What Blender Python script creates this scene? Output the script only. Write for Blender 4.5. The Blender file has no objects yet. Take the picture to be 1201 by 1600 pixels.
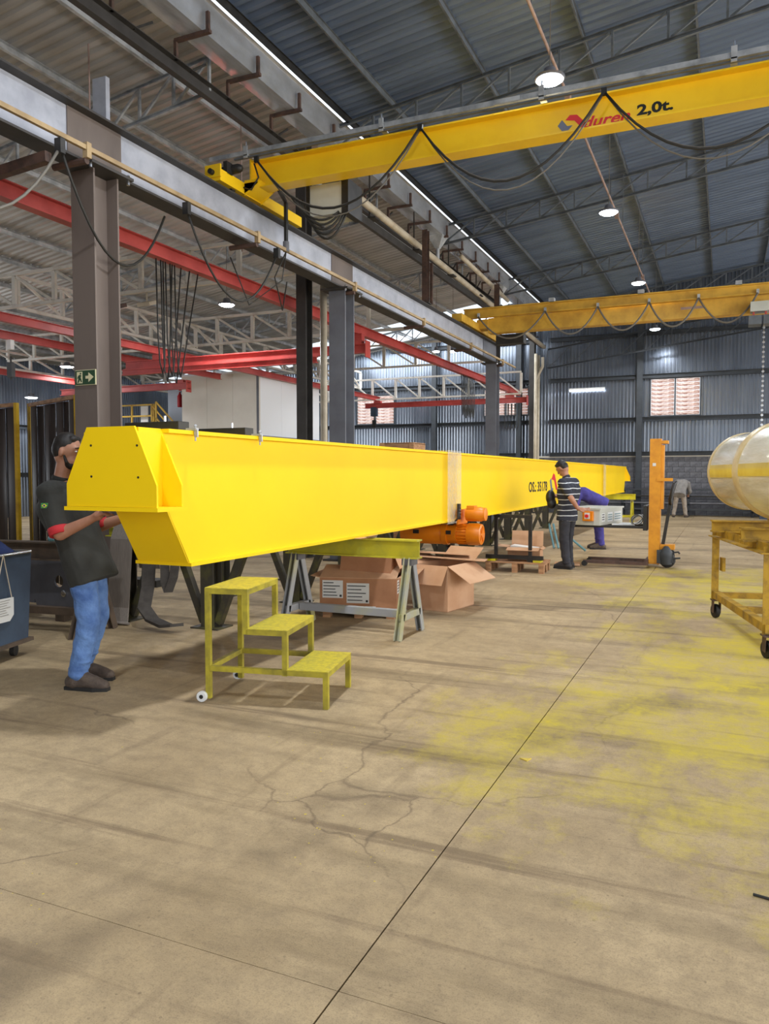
import bpy, bmesh, math, random
from mathutils import Vector, Matrix, Euler
random.seed(7)
SC = bpy.context.scene
COL = SC.collection
R = math.radians

# ---------------------------------------------------------------- camera, world, light, exposure
cam_d = bpy.data.cameras.new('camera'); cam = bpy.data.objects.new('camera', cam_d); COL.objects.link(cam)
cam.location = (0, 0, 1.5)
cam.rotation_euler = (R(90 - 2.760), 0, R(23.836))
cam_d.sensor_fit = 'VERTICAL'; cam_d.sensor_height = 36.0; cam_d.lens = 1203 / 1600 * 36
cam_d.clip_start = 0.05; cam_d.clip_end = 200
SC.camera = cam

wd = bpy.data.worlds.new('sky'); SC.world = wd; wd.use_nodes = True
_b = wd.node_tree.nodes['Background']; _b.inputs[0].default_value = (0.86, 0.93, 1.0, 1); _b.inputs[1].default_value = 1.6

def area(name, loc, rot, sx, sy, e, col):
    l = bpy.data.lights.new(name, 'AREA'); l.shape = 'RECTANGLE'; l.size = sx; l.size_y = sy; l.energy = e; l.color = col
    o = bpy.data.objects.new(name, l); COL.objects.link(o); o.location = loc; o.rotation_euler = rot
    o['kind'] = 'helper'
    return o
# daylight through the loading doorway in the side wall, and through the doorway behind the camera
area('daylight_side_doorway', (10.2, 11.0, 3.6), (0, R(90), 0), 4.2, 37.0, 2500, (1.0, 0.97, 0.92))
area('daylight_front_doorway', (2.0, -8.8, 2.9), (R(90), 0, 0), 12.0, 5.2, 60, (1.0, 0.97, 0.93))
# fill light added to brighten the side bay, from an invented wall opening
area('bay_fill_light', (-21.5, 9.0, 2.0), (0, R(-90), 0), 3.4, 10.0, 160, (0.93, 0.96, 1.0))
# fill light added under the side bay roof to brighten its back wall
area('bay_wall_fill_light', (-11.3, 28.6, 6.95), (R(24), R(-8), 0), 8.0, 2.4, 420, (0.9, 0.95, 1.0))

SC.view_settings.view_transform = 'Standard'; SC.view_settings.look = 'None'
SC.view_settings.exposure = 0.0; SC.view_settings.gamma = 1.0; SC.view_settings.use_curve_mapping = False

# ---------------------------------------------------------------- helpers
ORG = {}
def V(*a): return Vector(a)
def tag(o, label=None, cat=None, group=None, kind=None):
    if label: o['label'] = label
    if cat: o['category'] = cat
    if group: o['group'] = group
    if kind: o['kind'] = kind
    return o
def thing(name, label, cat, loc=(0, 0, 0), rz=0, group=None, local=False, kind=None):
    o = bpy.data.objects.new(name, None); COL.objects.link(o); o.empty_display_size = 0.2
    o.location = loc; o.rotation_euler = (0, 0, R(rz))
    ORG[o.name] = Vector((0, 0, 0)) if local else Vector(loc)
    return tag(o, label, cat, group, kind)
def kids(o): return [c for c in bpy.data.objects if c.parent == o]
def dup(root, loc, rz=None, label=None, group=None):
    ch = {}
    for c in bpy.data.objects:
        if c.parent: ch.setdefault(c.parent.name, []).append(c)
    def rec(o, par):
        n = o.copy(); COL.objects.link(n); n.parent = par
        for c in ch.get(o.name, []): rec(c, n)
        return n
    r = rec(root, None); r.location = loc
    if rz is not None: r.rotation_euler = (0, 0, R(rz))
    if label: r['label'] = label
    if group: r['group'] = group
    return r
def link_mesh(me, name, parent=None, loc=None, rot=None):
    o = bpy.data.objects.new(name, me); COL.objects.link(o)
    if parent: o.parent = parent; ORG[o.name] = ORG[parent.name]
    else: ORG[o.name] = Vector((0, 0, 0))
    if loc is not None: o.location = Vector(loc) - ORG[o.name]
    if rot is not None: o.rotation_euler = rot
    return o

def frame(d, up=(0, 0, 1)):
    d = Vector(d).normalized(); u = Vector(up)
    if abs(d.dot(u)) > 0.985: u = Vector((0, 1, 0)) if abs(d.y) < 0.9 else Vector((1, 0, 0))
    s = d.cross(u).normalized(); u = s.cross(d).normalized()
    return d, s, u
def prof_I(w, h, tf, tw):
    a, b, t = w / 2, h / 2, tw / 2
    return [(-a, -b), (a, -b), (a, -b + tf), (t, -b + tf), (t, b - tf), (a, b - tf), (a, b), (-a, b), (-a, b - tf), (-t, b - tf), (-t, -b + tf), (-a, -b + tf)]
def prof_C(w, h, t):
    a, b = w / 2, h / 2
    return [(-a, -b), (a, -b), (a, -b + t), (-a + t, -b + t), (-a + t, b - t), (a, b - t), (a, b), (-a, b)]
def prof_L(w, h, t):
    return [(0, 0), (w, 0), (w, t), (t, t), (t, h), (0, h)]
class MB:
    def __init__(s): s.v = []; s.f = []; s.m = []; s.mi = 0
    def face(s, idx): s.f.append(idx); s.m.append(s.mi)
    def box(s, c, sz, rot=None):
        c = Vector(c); n = len(s.v); x, y, z = [q / 2 for q in sz]
        for p in [(-x, -y, -z), (x, -y, -z), (x, y, -z), (-x, y, -z), (-x, -y, z), (x, -y, z), (x, y, z), (-x, y, z)]:
            q = Vector(p)
            if rot is not None: q = rot @ q
            s.v.append(c + q)
        for q in [(0, 3, 2, 1), (4, 5, 6, 7), (0, 1, 5, 4), (1, 2, 6, 5), (2, 3, 7, 6), (3, 0, 4, 7)]: s.face([n + i for i in q])
        return s
    def b2(s, x0, x1, y0, y1, z0, z1): return s.box(((x0 + x1) / 2, (y0 + y1) / 2, (z0 + z1) / 2), (abs(x1 - x0), abs(y1 - y0), abs(z1 - z0)))
    def extr(s, prof, p0, p1, up=(0, 0, 1), caps=True):
        p0 = Vector(p0); p1 = Vector(p1); d, sd, u = frame(p1 - p0, up); n = len(s.v); k = len(prof)
        for p in (p0, p1):
            for a, b in prof: s.v.append(p + sd * a + u * b)
        for i in range(k):
            j = (i + 1) % k; s.face([n + i, n + j, n + k + j, n + k + i])
        if caps: s.face([n + i for i in range(k)][::-1]); s.face([n + k + i for i in range(k)])
        return s
    def bar(s, p0, p1, w, h, up=(0, 0, 1)):
        a, b = w / 2, h / 2; return s.extr([(-a, -b), (a, -b), (a, b), (-a, b)], p0, p1, up)
    def cyl(s, p0, p1, r0, r1=None, n=16, caps=True):
        r1 = r0 if r1 is None else r1; p0 = Vector(p0); p1 = Vector(p1); d, sd, u = frame(p1 - p0); b = len(s.v)
        for p, r in ((p0, r0), (p1, r1)):
            for i in range(n):
                a = 2 * math.pi * i / n; s.v.append(p + sd * (r * math.cos(a)) + u * (r * math.sin(a)))
        for i in range(n):
            j = (i + 1) % n; s.face([b + i, b + j, b + n + j, b + n + i])
        if caps: s.face([b + i for i in range(n)][::-1]); s.face([b + n + i for i in range(n)])
        return s
    def lathe(s, prof, o, ax, n=24):
        o = Vector(o); d, sd, u = frame(ax); b = len(s.v); k = len(prof)
        for r, t in prof:
            for i in range(n):
                a = 2 * math.pi * i / n; s.v.append(o + d * t + sd * (r * math.cos(a)) + u * (r * math.sin(a)))
        for q in range(k - 1):
            for i in range(n):
                j = (i + 1) % n; s.face([b + q * n + i, b + q * n + j, b + (q + 1) * n + j, b + (q + 1) * n + i])
        if prof[0][0] > 1e-4: s.face([b + i for i in range(n)][::-1])
        if prof[-1][0] > 1e-4: s.face([b + (k - 1) * n + i for i in range(n)])
        return s
    def tube(s, pts, r, n=8):
        pts = [Vector(p) for p in pts]; b = len(s.v); u = None
        for i, p in enumerate(pts):
            d = (pts[min(i + 1, len(pts) - 1)] - pts[max(i - 1, 0)]).normalized()
            if u is None: _, sd, u = frame(d)
            else:
                u = (u - d * u.dot(d))
                u = u.normalized() if u.length > 1e-5 else frame(d)[2]
                sd = d.cross(u)
            for k in range(n):
                a = 2 * math.pi * k / n; s.v.append(p + sd * (r * math.cos(a)) + u * (r * math.sin(a)))
        for i in range(len(pts) - 1):
            for k in range(n):
                j = (k + 1) % n; s.face([b + i * n + k, b + i * n + j, b + (i + 1) * n + j, b + (i + 1) * n + k])
        s.face([b + k for k in range(n)][::-1]); s.face([b + (len(pts) - 1) * n + k for k in range(n)])
        return s
    def ribbon(s, pts, wv, t):
        """strap: a strip of half width vector wv and thickness t along pts"""
        pts = [Vector(p) for p in pts]; wv = Vector(wv); b = len(s.v)
        for i, p in enumerate(pts):
            d = (pts[min(i + 1, len(pts) - 1)] - pts[max(i - 1, 0)]).normalized(); nn = d.cross(wv).normalized() * (t / 2)
            s.v += [p - wv - nn, p + wv - nn, p + wv + nn, p - wv + nn]
        for i in range(len(pts) - 1):
            for k in range(4):
                j = (k + 1) % 4; s.face([b + i * 4 + k, b + i * 4 + j, b + i * 4 + 4 + j, b + i * 4 + 4 + k])
        s.face([b + 3, b + 2, b + 1, b]); e = b + 4 * (len(pts) - 1); s.face([e, e + 1, e + 2, e + 3])
        return s
    def poly(s, pts, off):
        """polygon extruded by the vector off"""
        pts = [Vector(p) for p in pts]; off = Vector(off); b = len(s.v); k = len(pts)
        s.v += pts + [p + off for p in pts]
        s.face([b + i for i in range(k)][::-1]); s.face([b + k + i for i in range(k)])
        for i in range(k):
            j = (i + 1) % k; s.face([b + i, b + j, b + k + j, b + k + i])
        return s
    def ball(s, c, rad, n=12, m=8, rot=None):
        c = Vector(c); b = len(s.v); rx, ry, rz = rad if hasattr(rad, '__len__') else (rad,) * 3
        def P(x, y, z):
            q = Vector((x * rx, y * ry, z * rz))
            return c + (rot @ q if rot is not None else q)
        s.v.append(P(0, 0, -1))
        for j in range(1, m):
            t = math.pi * j / m
            for i in range(n):
                a = 2 * math.pi * i / n; s.v.append(P(math.sin(t) * math.cos(a), math.sin(t) * math.sin(a), -math.cos(t)))
        s.v.append(P(0, 0, 1)); top = len(s.v) - 1
        for i in range(n):
            s.face([b, b + 1 + (i + 1) % n, b + 1 + i])
            for j in range(m - 2):
                q = b + 1 + j * n; s.face([q + i, q + (i + 1) % n, q + n + (i + 1) % n, q + n + i])
            q = b + 1 + (m - 2) * n; s.face([q + i, q + (i + 1) % n, top])
        return s
    def cap(s, p0, p1, r0, r1, n=12):
        p0 = Vector(p0); p1 = Vector(p1); L = (p1 - p0).length; K = 4
        prof = [(r0 * math.sin(math.pi / 2 * k / K), -r0 * math.cos(math.pi / 2 * k / K)) for k in range(K + 1)]
        prof += [(r1 * math.cos(math.pi / 2 * k / K), L + r1 * math.sin(math.pi / 2 * k / K)) for k in range(K + 1)]
        prof[0] = (1e-5, prof[0][1]); prof[-1] = (1e-5, prof[-1][1])
        return s.lathe(prof, p0, p1 - p0, n)
    def mesh(s, name, mats, off=None, smooth=False, recalc=True):
        me = bpy.data.meshes.new(name)
        vs = [v - off for v in s.v] if off is not None else s.v
        me.from_pydata([tuple(v) for v in vs], [], s.f)
        for m in (mats if isinstance(mats, (list, tuple)) else [mats]): me.materials.append(m)
        if any(s.m): me.polygons.foreach_set('material_index', s.m)
        if recalc:
            bm = bmesh.new(); bm.from_mesh(me); bmesh.ops.recalc_face_normals(bm, faces=bm.faces); bm.to_mesh(me); bm.free()
        if smooth: me.polygons.foreach_set('use_smooth', [True] * len(me.polygons))
        me.update()
        return me
    def build(s, name, mats, parent=None, smooth=False, bevel=0, auto=None, recalc=True):
        off = ORG[parent.name] if parent else None
        me = s.mesh(name, mats, off, smooth or auto is not None, recalc)
        o = link_mesh(me, name, parent)
        if auto is not None:
            try: me.set_sharp_from_angle(angle=R(auto))
            except Exception: pass
        if bevel:
            b = o.modifiers.new('edge', 'BEVEL'); b.width = bevel; b.segments = 2; b.limit_method = 'ANGLE'; b.angle_limit = R(40)
        return o

# ---------------------------------------------------------------- materials
MAT = {}
def rgb(h):
    h = h.lstrip('#'); c = [int(h[i:i + 2], 16) / 255 for i in (0, 2, 4)]
    return tuple(x / 12.92 if x <= 0.04045 else ((x + 0.055) / 1.055) ** 2.4 for x in c) + (1,)
class NT:
    def __init__(s, name):
        s.mat = bpy.data.materials.new(name); s.mat.use_nodes = True; s.t = s.mat.node_tree; s.n = s.t.nodes; s.bs = s.n['Principled BSDF']
        s.tc = s.n.new('ShaderNodeTexCoord')
    def link(s, a, b): s.t.links.new(a, b)
    def noise(s, scale, detail=4, rough=0.55, vec=None, stretch=None):
        n = s.n.new('ShaderNodeTexNoise'); n.inputs['Scale'].default_value = scale; n.inputs['Detail'].default_value = detail; n.inputs['Roughness'].default_value = rough
        v = vec if vec is not None else s.tc.outputs['Object']
        if stretch:
            mp = s.n.new('ShaderNodeMapping'); mp.inputs['Scale'].default_value = stretch; s.link(v, mp.inputs['Vector']); v = mp.outputs['Vector']
        s.link(v, n.inputs['Vector']); return n.outputs['Fac']
    def ramp(s, fac, a, b, c0=(0, 0, 0, 1), c1=(1, 1, 1, 1)):
        r = s.n.new('ShaderNodeValToRGB'); r.color_ramp.elements[0].position = a; r.color_ramp.elements[1].position = b
        r.color_ramp.elements[0].color = c0; r.color_ramp.elements[1].color = c1; s.link(fac, r.inputs['Fac']); return r.outputs['Color']
    def mix(s, fac, a, b, mode='MIX'):
        m = s.n.new('ShaderNodeMix'); m.data_type = 'RGBA'; m.blend_type = mode
        for k, x in ((0, fac), (6, a), (7, b)):
            if hasattr(x, 'is_linked'): s.link(x, m.inputs[k])
            else: m.inputs[k].default_value = x
        return m.outputs[2]
    def math(s, op, a, b=None, c=None):
        m = s.n.new('ShaderNodeMath'); m.operation = op
        for k, x in enumerate((a, b, c)):
            if x is None: continue
            if hasattr(x, 'is_linked'): s.link(x, m.inputs[k])
            else: m.inputs[k].default_value = x
        return m.outputs[0]
    def xyz(s):
        x = s.n.new('ShaderNodeSeparateXYZ'); s.link(s.tc.outputs['Object'], x.inputs[0]); return x.outputs
    def color(s, c):
        if hasattr(c, 'is_linked'): s.link(c, s.bs.inputs['Base Color'])
        else: s.bs.inputs['Base Color'].default_value = c
    def bump(s, h, strength, dist=0.02):
        b = s.n.new('ShaderNodeBump'); b.inputs['Strength'].default_value = strength; b.inputs['Distance'].default_value = dist
        s.link(h, b.inputs['Height']); s.link(b.outputs['Normal'], s.bs.inputs['Normal'])
    def set(s, **k):
        for a, b in k.items(): s.bs.inputs[a.replace('_', ' ')].default_value = b
def mk(name, c, c2=None, rough=0.5, metal=0.0, scale=6, lo=0.4, hi=0.65, bump=0.0, bscale=None, stretch=None, spec=0.5, detail=5):
    t = NT(name); c = rgb(c) if isinstance(c, str) else c
    if c2:
        c2 = rgb(c2) if isinstance(c2, str) else c2
        t.color(t.mix(t.ramp(t.noise(scale, detail, 0.6, stretch=stretch), lo, hi), c, c2))
    else: t.color(c)
    t.set(Roughness=rough, Metallic=metal); t.bs.inputs['Specular IOR Level'].default_value = spec
    if bump: t.bump(t.noise(bscale or scale * 8, 4), bump)
    MAT[name] = t.mat
    return t.mat
mk('beam_yellow', '#f9d210', '#f6cd0e', rough=0.55, scale=0.8, spec=0.25)
mk('crane_yellow', '#fdd01e', '#f4c41a', rough=0.35, scale=1.5)
mk('crane_ochre', '#dcae40', '#bd9032', rough=0.5, scale=2.5)
mk('trestle_paint', '#9a9ca0', '#b3ac48', rough=0.6, scale=1.6, lo=0.45, hi=0.75)
mk('trestle_yellow', '#bdb42a', '#a09a34', rough=0.5, scale=4)
mk('trestle_far', '#d9cf20', '#c2b52a', rough=0.5, scale=4)
mk('brown_trestle', '#5a4a3c', '#453a30', rough=0.7, scale=6)
mk('stand_dark', '#3a352b', '#5c5a2a', rough=0.6, scale=5, lo=0.5, hi=0.75)
mk('step_yellow', '#b6a72e', '#7d742c', rough=0.65, scale=7, lo=0.35, hi=0.7, detail=3)
mk('cart_yellow', '#b08a1c', '#6a4f1c', rough=0.6, scale=8, lo=0.45, hi=0.7, bump=0.15, detail=8)
mk('runway_grey', '#aeb1bb', '#989ba6', rough=0.42, scale=3, spec=0.5)
mk('primer_grey', '#6b6d74', '#5f5f66', rough=0.5, scale=2)
mk('primer_brown', '#6f635c', '#5d524c', rough=0.55, scale=1.4, stretch=(1, 1, 0.3))
mk('dark_flange', '#3f3c3a', '#33302e', rough=0.6, scale=3)
mk('steel_black', '#1c1b1a', '#2b2927', rough=0.5, scale=8)
mk('truss_grey', '#646a70', '#4d5257', rough=0.55, scale=4)
mk('truss_galv', '#b9bcc0', '#8b8f94', rough=0.4, metal=0.3, scale=5)
mk('white_paint', '#e6e2da', '#b8ac9c', rough=0.5, scale=2.5, lo=0.5, hi=0.8)
mk('red_paint', '#c04f49', '#a63c37', rough=0.4, scale=2)
mk('purlin_galv', '#c6c8ca', '#9a9da0', rough=0.45, metal=0.3, scale=4)
mk('rust_bracket', '#5b4339', '#3e302b', rough=0.7, scale=8)
mk('gutter_zinc', '#dfe3ea', '#c0c2c6', rough=0.24, metal=0.65, scale=2, stretch=(3, 0.6, 1))
mk('sheet_wall', '#868e9a', '#717985', rough=0.22, metal=0.7, scale=1.2, stretch=(2, 1, 0.2))
mk('sheet_roof', '#7384a0', '#5c6b84', rough=0.36, metal=0.45, scale=0.7, stretch=(0.3, 2, 1))
mk('sheet_bay', '#c2c1c0', '#989797', rough=0.45, metal=0.25, scale=0.9, stretch=(0.3, 2, 1), detail=8)
mk('girt', '#3b4046', '#2f3338', rough=0.6, scale=3)
mk('block', '#707075', '#55555a', rough=0.9, scale=5, bump=0.3)
mk('mortar', '#2e2e30', rough=0.95); mk('joint_fill', '#4c4034', rough=0.95)
mk('conduit_pink', '#a98f86', '#8c766f', rough=0.5, scale=5)
mk('tan_rail', '#a8906a', '#8f7855', rough=0.5, scale=4)
mk('pvc', '#cfc3ae', '#b5a78f', rough=0.45, scale=3)
mk('rubber', '#1a1a1a', '#2a2827', rough=0.7, scale=12)
mk('cable', '#25231f', rough=0.6)
mk('cable_grey', '#6d6860', rough=0.6)
mk('card', '#b07f5c', '#a07050', rough=0.85, scale=3)
mk('card_light', '#c79e7c', '#b98d6a', rough=0.85, scale=3)
mk('wood', '#b98d66', '#8a6446', rough=0.8, scale=3, stretch=(1, 8, 8))
mk('paper', '#d9d9d6', rough=0.7)
mk('ink', '#2b2b2d', rough=0.6)
mk('hoist_orange', '#ee8a10', '#df7c08', rough=0.38, scale=3)
mk('stacker_orange', '#dd9722', '#c9831c', rough=0.5, scale=6)
mk('enclosure', '#c8c9bf', '#bcbdb3', rough=0.45, scale=2)
mk('white_plastic', '#e4e6e6', rough=0.4)
mk('chrome', '#d0d0d0', rough=0.25, metal=1.0)
mk('teal', '#5f8a92', rough=0.4)
mk('bin_blue', '#3c4c60', '#2f3b4c', rough=0.6, scale=2.5)
mk('cloth_blue', '#22305c', '#182246', rough=0.9, scale=6)
mk('curtain', '#453a36', '#38302d', rough=0.55, scale=1.5, stretch=(3, 3, 0.3))
mk('strap_grey', '#857b72', '#776e66', rough=0.95, scale=14, stretch=(8, 8, 0.5))
mk('strap_dark', '#45403c', '#3a3632', rough=0.95, scale=14)
mk('plate_grey', '#5a5a60', '#4b4b50', rough=0.45, scale=3)
mk('office_wall', '#e6e1d6', '#dad4c8', rough=0.6, scale=0.6)
mk('office_white', '#eef0f4', rough=0.6)
mk('blue_wall', '#bcc6d4', rough=0.6)
mk('rail_yellow', '#d2a92a', '#b38c20', rough=0.5, scale=5)
mk('red_sign', '#c2202a', rough=0.5)
mk('green_sign', '#2f4a33', rough=0.5)
mk('cream_sign', '#d9d0a8', rough=0.5)
mk('logo_red', '#d81f2a', rough=0.4); mk('logo_blue', '#6b7388', rough=0.4); mk('logo_orange', '#e8541a', rough=0.4)
mk('logo_black', '#14140f', rough=0.4)
mk('skin', '#b07f66', '#a06f58', rough=0.55, scale=6)
mk('hair', '#14110f', '#241d19', rough=0.55, scale=60, stretch=(1, 1, 0.2))
mk('shirt_dark', '#33332f', '#2a2a27', rough=0.9, scale=4, bump=0.35, bscale=9)
mk('jeans', '#6486bb', '#3f5c92', rough=0.9, scale=5, bump=1.0, bscale=11, detail=6)
mk('trousers_dark', '#33333a', '#28282e', rough=0.9, scale=5, bump=0.4, bscale=14)
mk('overall_purple', '#4a4490', '#3a3578', rough=0.9, scale=5, bump=0.5, bscale=12)
mk('coat_grey', '#8b8783', '#77736f', rough=0.9, scale=6, bump=0.4, bscale=12)
mk('pants_beige', '#a59a8e', '#8d8278', rough=0.9, scale=6)
mk('boots', '#5e5147', '#463b34', rough=0.75, scale=14, bump=0.3)
mk('shoes_dark', '#2c2a2c', rough=0.7)
mk('eye_white', '#d8d2c8', rough=0.3); mk('lip', '#8a5548', rough=0.5)
mk('red_cuff', '#b3242a', rough=0.8); mk('flag_green', '#3f8a4a', rough=0.8); mk('flag_yellow', '#d8c840', rough=0.8); mk('flag_blue', '#2a3f8a', rough=0.8)

def emit(name, c, s):
    m = bpy.data.materials.new(name); m.use_nodes = True; b = m.node_tree.nodes['Principled BSDF']
    b.inputs['Base Color'].default_value = (0.8, 0.8, 0.8, 1); b.inputs['Emission Color'].default_value = c; b.inputs['Emission Strength'].default_value = s
    MAT[name] = m
emit('lamp_glow', (0.86, 0.93, 1.0, 1), 26.0)
emit('tube_glow', (0.86, 0.9, 1.0, 1), 9.0)

t = NT('striped_shirt')   # navy polo with thin white stripes
z = t.xyz()[2]
fr = t.math('FRACT', t.math('MULTIPLY', t.math('ADD', z, t.math('MULTIPLY', t.noise(3.0), 0.05)), 11.5))
t.color(t.mix(t.math('LESS_THAN', fr, 0.15), rgb('#2b2d38'), rgb('#c9ccd2')))
t.set(Roughness=0.9); t.bump(t.noise(10), 0.3); MAT['striped_shirt'] = t.mat

t = NT('louver')          # dirty translucent louvre blades
t.color(t.mix(t.ramp(t.noise(3.5, 6, 0.7, stretch=(1.0, 1, 3.0)), 0.42, 0.62), rgb('#fff6f0'), rgb('#b98a76')))
t.set(Roughness=0.5)
tr = t.n.new('ShaderNodeBsdfTranslucent'); mx = t.n.new('ShaderNodeMixShader'); mx.inputs[0].default_value = 0.75
t.link(t.bs.inputs['Base Color'].links[0].from_socket, tr.inputs['Color'])
t.link(t.bs.outputs[0], mx.inputs[1]); t.link(tr.outputs[0], mx.inputs[2]); t.link(mx.outputs[0], t.n['Material Output'].inputs['Surface'])
MAT['louver'] = t.mat

t = NT('added_rooflight')       # translucent sheet invented to go with the bay roof fill light
t.color(rgb('#e8eef2')); tr = t.n.new('ShaderNodeBsdfTranslucent'); tr.inputs['Color'].default_value = rgb('#eef3f6')
t.link(tr.outputs[0], t.n['Material Output'].inputs['Surface']); MAT['added_rooflight'] = t.mat
t = NT('tape_film')       # clear packing film
t.color(rgb('#d9d6cc')); t.set(Roughness=0.18)
tp = t.n.new('ShaderNodeBsdfTransparent'); mx = t.n.new('ShaderNodeMixShader')
t.link(t.ramp(t.noise(9, 5, 0.7, stretch=(6, 6, 1)), 0.3, 0.75, (0.22, 0.22, 0.22, 1), (0.62, 0.62, 0.62, 1)), mx.inputs[0])
t.link(tp.outputs[0], mx.inputs[1]); t.link(t.bs.outputs[0], mx.inputs[2]); t.link(mx.outputs[0], t.n['Material Output'].inputs['Surface'])
t.bump(t.noise(30, 3), 0.3); MAT['tape_film'] = t.mat

t = NT('tank_wrap')       # drum under many layers of stretch film
t.color(t.mix(t.ramp(t.noise(3.0, 6, 0.6, stretch=(0.6, 0.6, 5)), 0.35, 0.7), rgb('#d0c7ae'), rgb('#ece8dc')))
t.set(Roughness=0.22); t.bs.inputs['Coat Weight'].default_value = 0.6; t.bs.inputs['Coat Roughness'].default_value = 0.12
t.bump(t.noise(7, 6, 0.65, stretch=(0.7, 0.7, 3)), 0.35, 0.03); MAT['tank_wrap'] = t.mat
mk('tank_band', '#d0b988', '#dcc8a0', rough=0.3, scale=4, bump=0.2)
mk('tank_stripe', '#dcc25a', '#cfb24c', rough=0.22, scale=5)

t = NT('checker_plate')   # worn yellow tread plate
x, y, zz = t.xyz()
a = t.math('SINE', t.math('MULTIPLY', t.math('ADD', x, y), 190)); b = t.math('SINE', t.math('MULTIPLY', t.math('SUBTRACT', x, y), 190))
h = t.math('GREATER_THAN', t.math('MULTIPLY', a, b), 0.45)
t.color(t.mix(t.ramp(t.noise(30, 8, 0.7), 0.42, 0.72), rgb('#d2c23c'), rgb('#a0954e')))
t.set(Roughness=0.5); t.bump(h, 0.9, 0.006); MAT['checker_plate'] = t.mat

# floor: stained concrete with yellow overspray
t = NT('concrete_floor')
n1 = t.noise(0.7, 8, 0.62); n2 = t.noise(9.0, 6, 0.7); n3 = t.noise(70, 3, 0.6)
c = t.mix(t.ramp(n1, 0.35, 0.68), rgb('#a58f6d'), rgb('#c5ae89'))
c = t.mix(t.math('MULTIPLY', t.ramp(n2, 0.42, 0.72), 0.45), c, rgb('#746552'))
c = t.mix(t.math('MULTIPLY', t.ramp(n3, 0.5, 0.8), 0.35), c, rgb('#5b5044'))
n4 = t.noise(190, 2, 0.5); c = t.mix(t.math('MULTIPLY', t.ramp(n4, 0.5, 0.72), 0.4), c, rgb('#6a5c4a'))
vp = t.n.new('ShaderNodeTexVoronoi'); vp.inputs['Scale'].default_value = 16; t.link(t.tc.outputs['Object'], vp.inputs['Vector'])
c = t.mix(t.math('MULTIPLY', t.math('MULTIPLY', t.math('LESS_THAN', t.math('ADD', vp.outputs['Distance'], t.math('MULTIPLY', n2, 0.25)), 0.2), t.math('GREATER_THAN', t.noise(3.1, 3), 0.5)), 0.35), c, rgb('#54483b'))
# long scuffs and wheel marks
sc = t.noise(0.55, 7, 0.62, stretch=(0.5, 3.2, 1)); c = t.mix(t.math('MULTIPLY', t.ramp(sc, 0.52, 0.65), 0.5), c, rgb('#65563f'))
wv = t.n.new('ShaderNodeTexWave'); wv.wave_type = 'RINGS'; wv.rings_direction = 'Z'; wv.inputs['Scale'].default_value = 0.09; wv.inputs['Distortion'].default_value = 5.0; wv.inputs['Detail'].default_value = 3.0; wv.inputs['Detail Scale'].default_value = 0.5
mp = t.n.new('ShaderNodeMapping'); mp.inputs['Location'].default_value = (-3.2, -1.0, 0); t.link(t.tc.outputs['Object'], mp.inputs['Vector']); t.link(mp.outputs['Vector'], wv.inputs['Vector'])
c = t.mix(t.math('MULTIPLY', t.math('MULTIPLY', t.ramp(wv.outputs['Fac'], 0.955, 0.99), t.ramp(t.noise(1.3, 3), 0.45, 0.6)), 0.5), c, rgb('#5a4d3e'))
# fine streaks dragged across the bay, and cracks
st_ = t.noise(1.0, 6, 0.6, stretch=(0.28, 5.5, 1)); c = t.mix(t.math('MULTIPLY', t.ramp(st_, 0.57, 0.66), 0.6), c, rgb('#6a5844'))
st2 = t.noise(1.6, 6, 0.6, stretch=(4.5, 0.3, 1)); c = t.mix(t.math('MULTIPLY', t.ramp(st2, 0.6, 0.7), 0.3), c, rgb('#6f5e4a'))
wp = t.n.new('ShaderNodeVectorMath'); wp.operation = 'MULTIPLY_ADD'; wn = t.n.new('ShaderNodeTexNoise'); wn.inputs['Scale'].default_value = 1.1; wn.inputs['Detail'].default_value = 6
t.link(t.tc.outputs['Object'], wn.inputs['Vector']); t.link(wn.outputs['Color'], wp.inputs[0]); wp.inputs[1].default_value = (0.9, 0.9, 0.0); t.link(t.tc.outputs['Object'], wp.inputs[2])
vc = t.n.new('ShaderNodeTexVoronoi'); vc.feature = 'DISTANCE_TO_EDGE'; vc.inputs['Scale'].default_value = 0.42; t.link(wp.outputs[0], vc.inputs['Vector'])
ck = t.math('MULTIPLY', t.math('SUBTRACT', 1.0, t.ramp(vc.outputs['Distance'], 0.0008, 0.0035)), t.ramp(t.noise(0.8, 3), 0.45, 0.58))
c = t.mix(t.math('MULTIPLY', ck, 0.5), c, rgb('#54463a'))
# yellow overspray patch
x, y, zz = t.xyz()
def blob_mask(cx, cy, rx, ry):
    dx = t.math('DIVIDE', t.math('SUBTRACT', x, cx), rx); dy = t.math('DIVIDE', t.math('SUBTRACT', y, cy), ry)
    return t.math('SUBTRACT', 1.0, t.math('SQRT', t.math('ADD', t.math('MULTIPLY', dx, dx), t.math('MULTIPLY', dy, dy))))
m = t.math('MAXIMUM', blob_mask(0.3, 5.2, 1.75, 2.3), t.math('MAXIMUM', blob_mask(-1.05, 4.5, 0.75, 1.0), t.math('MAXIMUM', blob_mask(0.1, 11.0, 1.9, 2.6), blob_mask(0.3, 7.4, 1.5, 2.2))))
yn = t.noise(1.5, 9, 0.68, stretch=(1.0, 0.7, 1)); yn2 = t.noise(26, 5, 0.7)
msk = t.math('ADD', t.math('MULTIPLY', m, 0.75), t.math('SUBTRACT', t.math('MULTIPLY', yn, 3.2), 1.35))
msk = t.math('ADD', msk, t.math('MULTIPLY', t.math('SUBTRACT', yn2, 0.5), 0.9))
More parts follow.
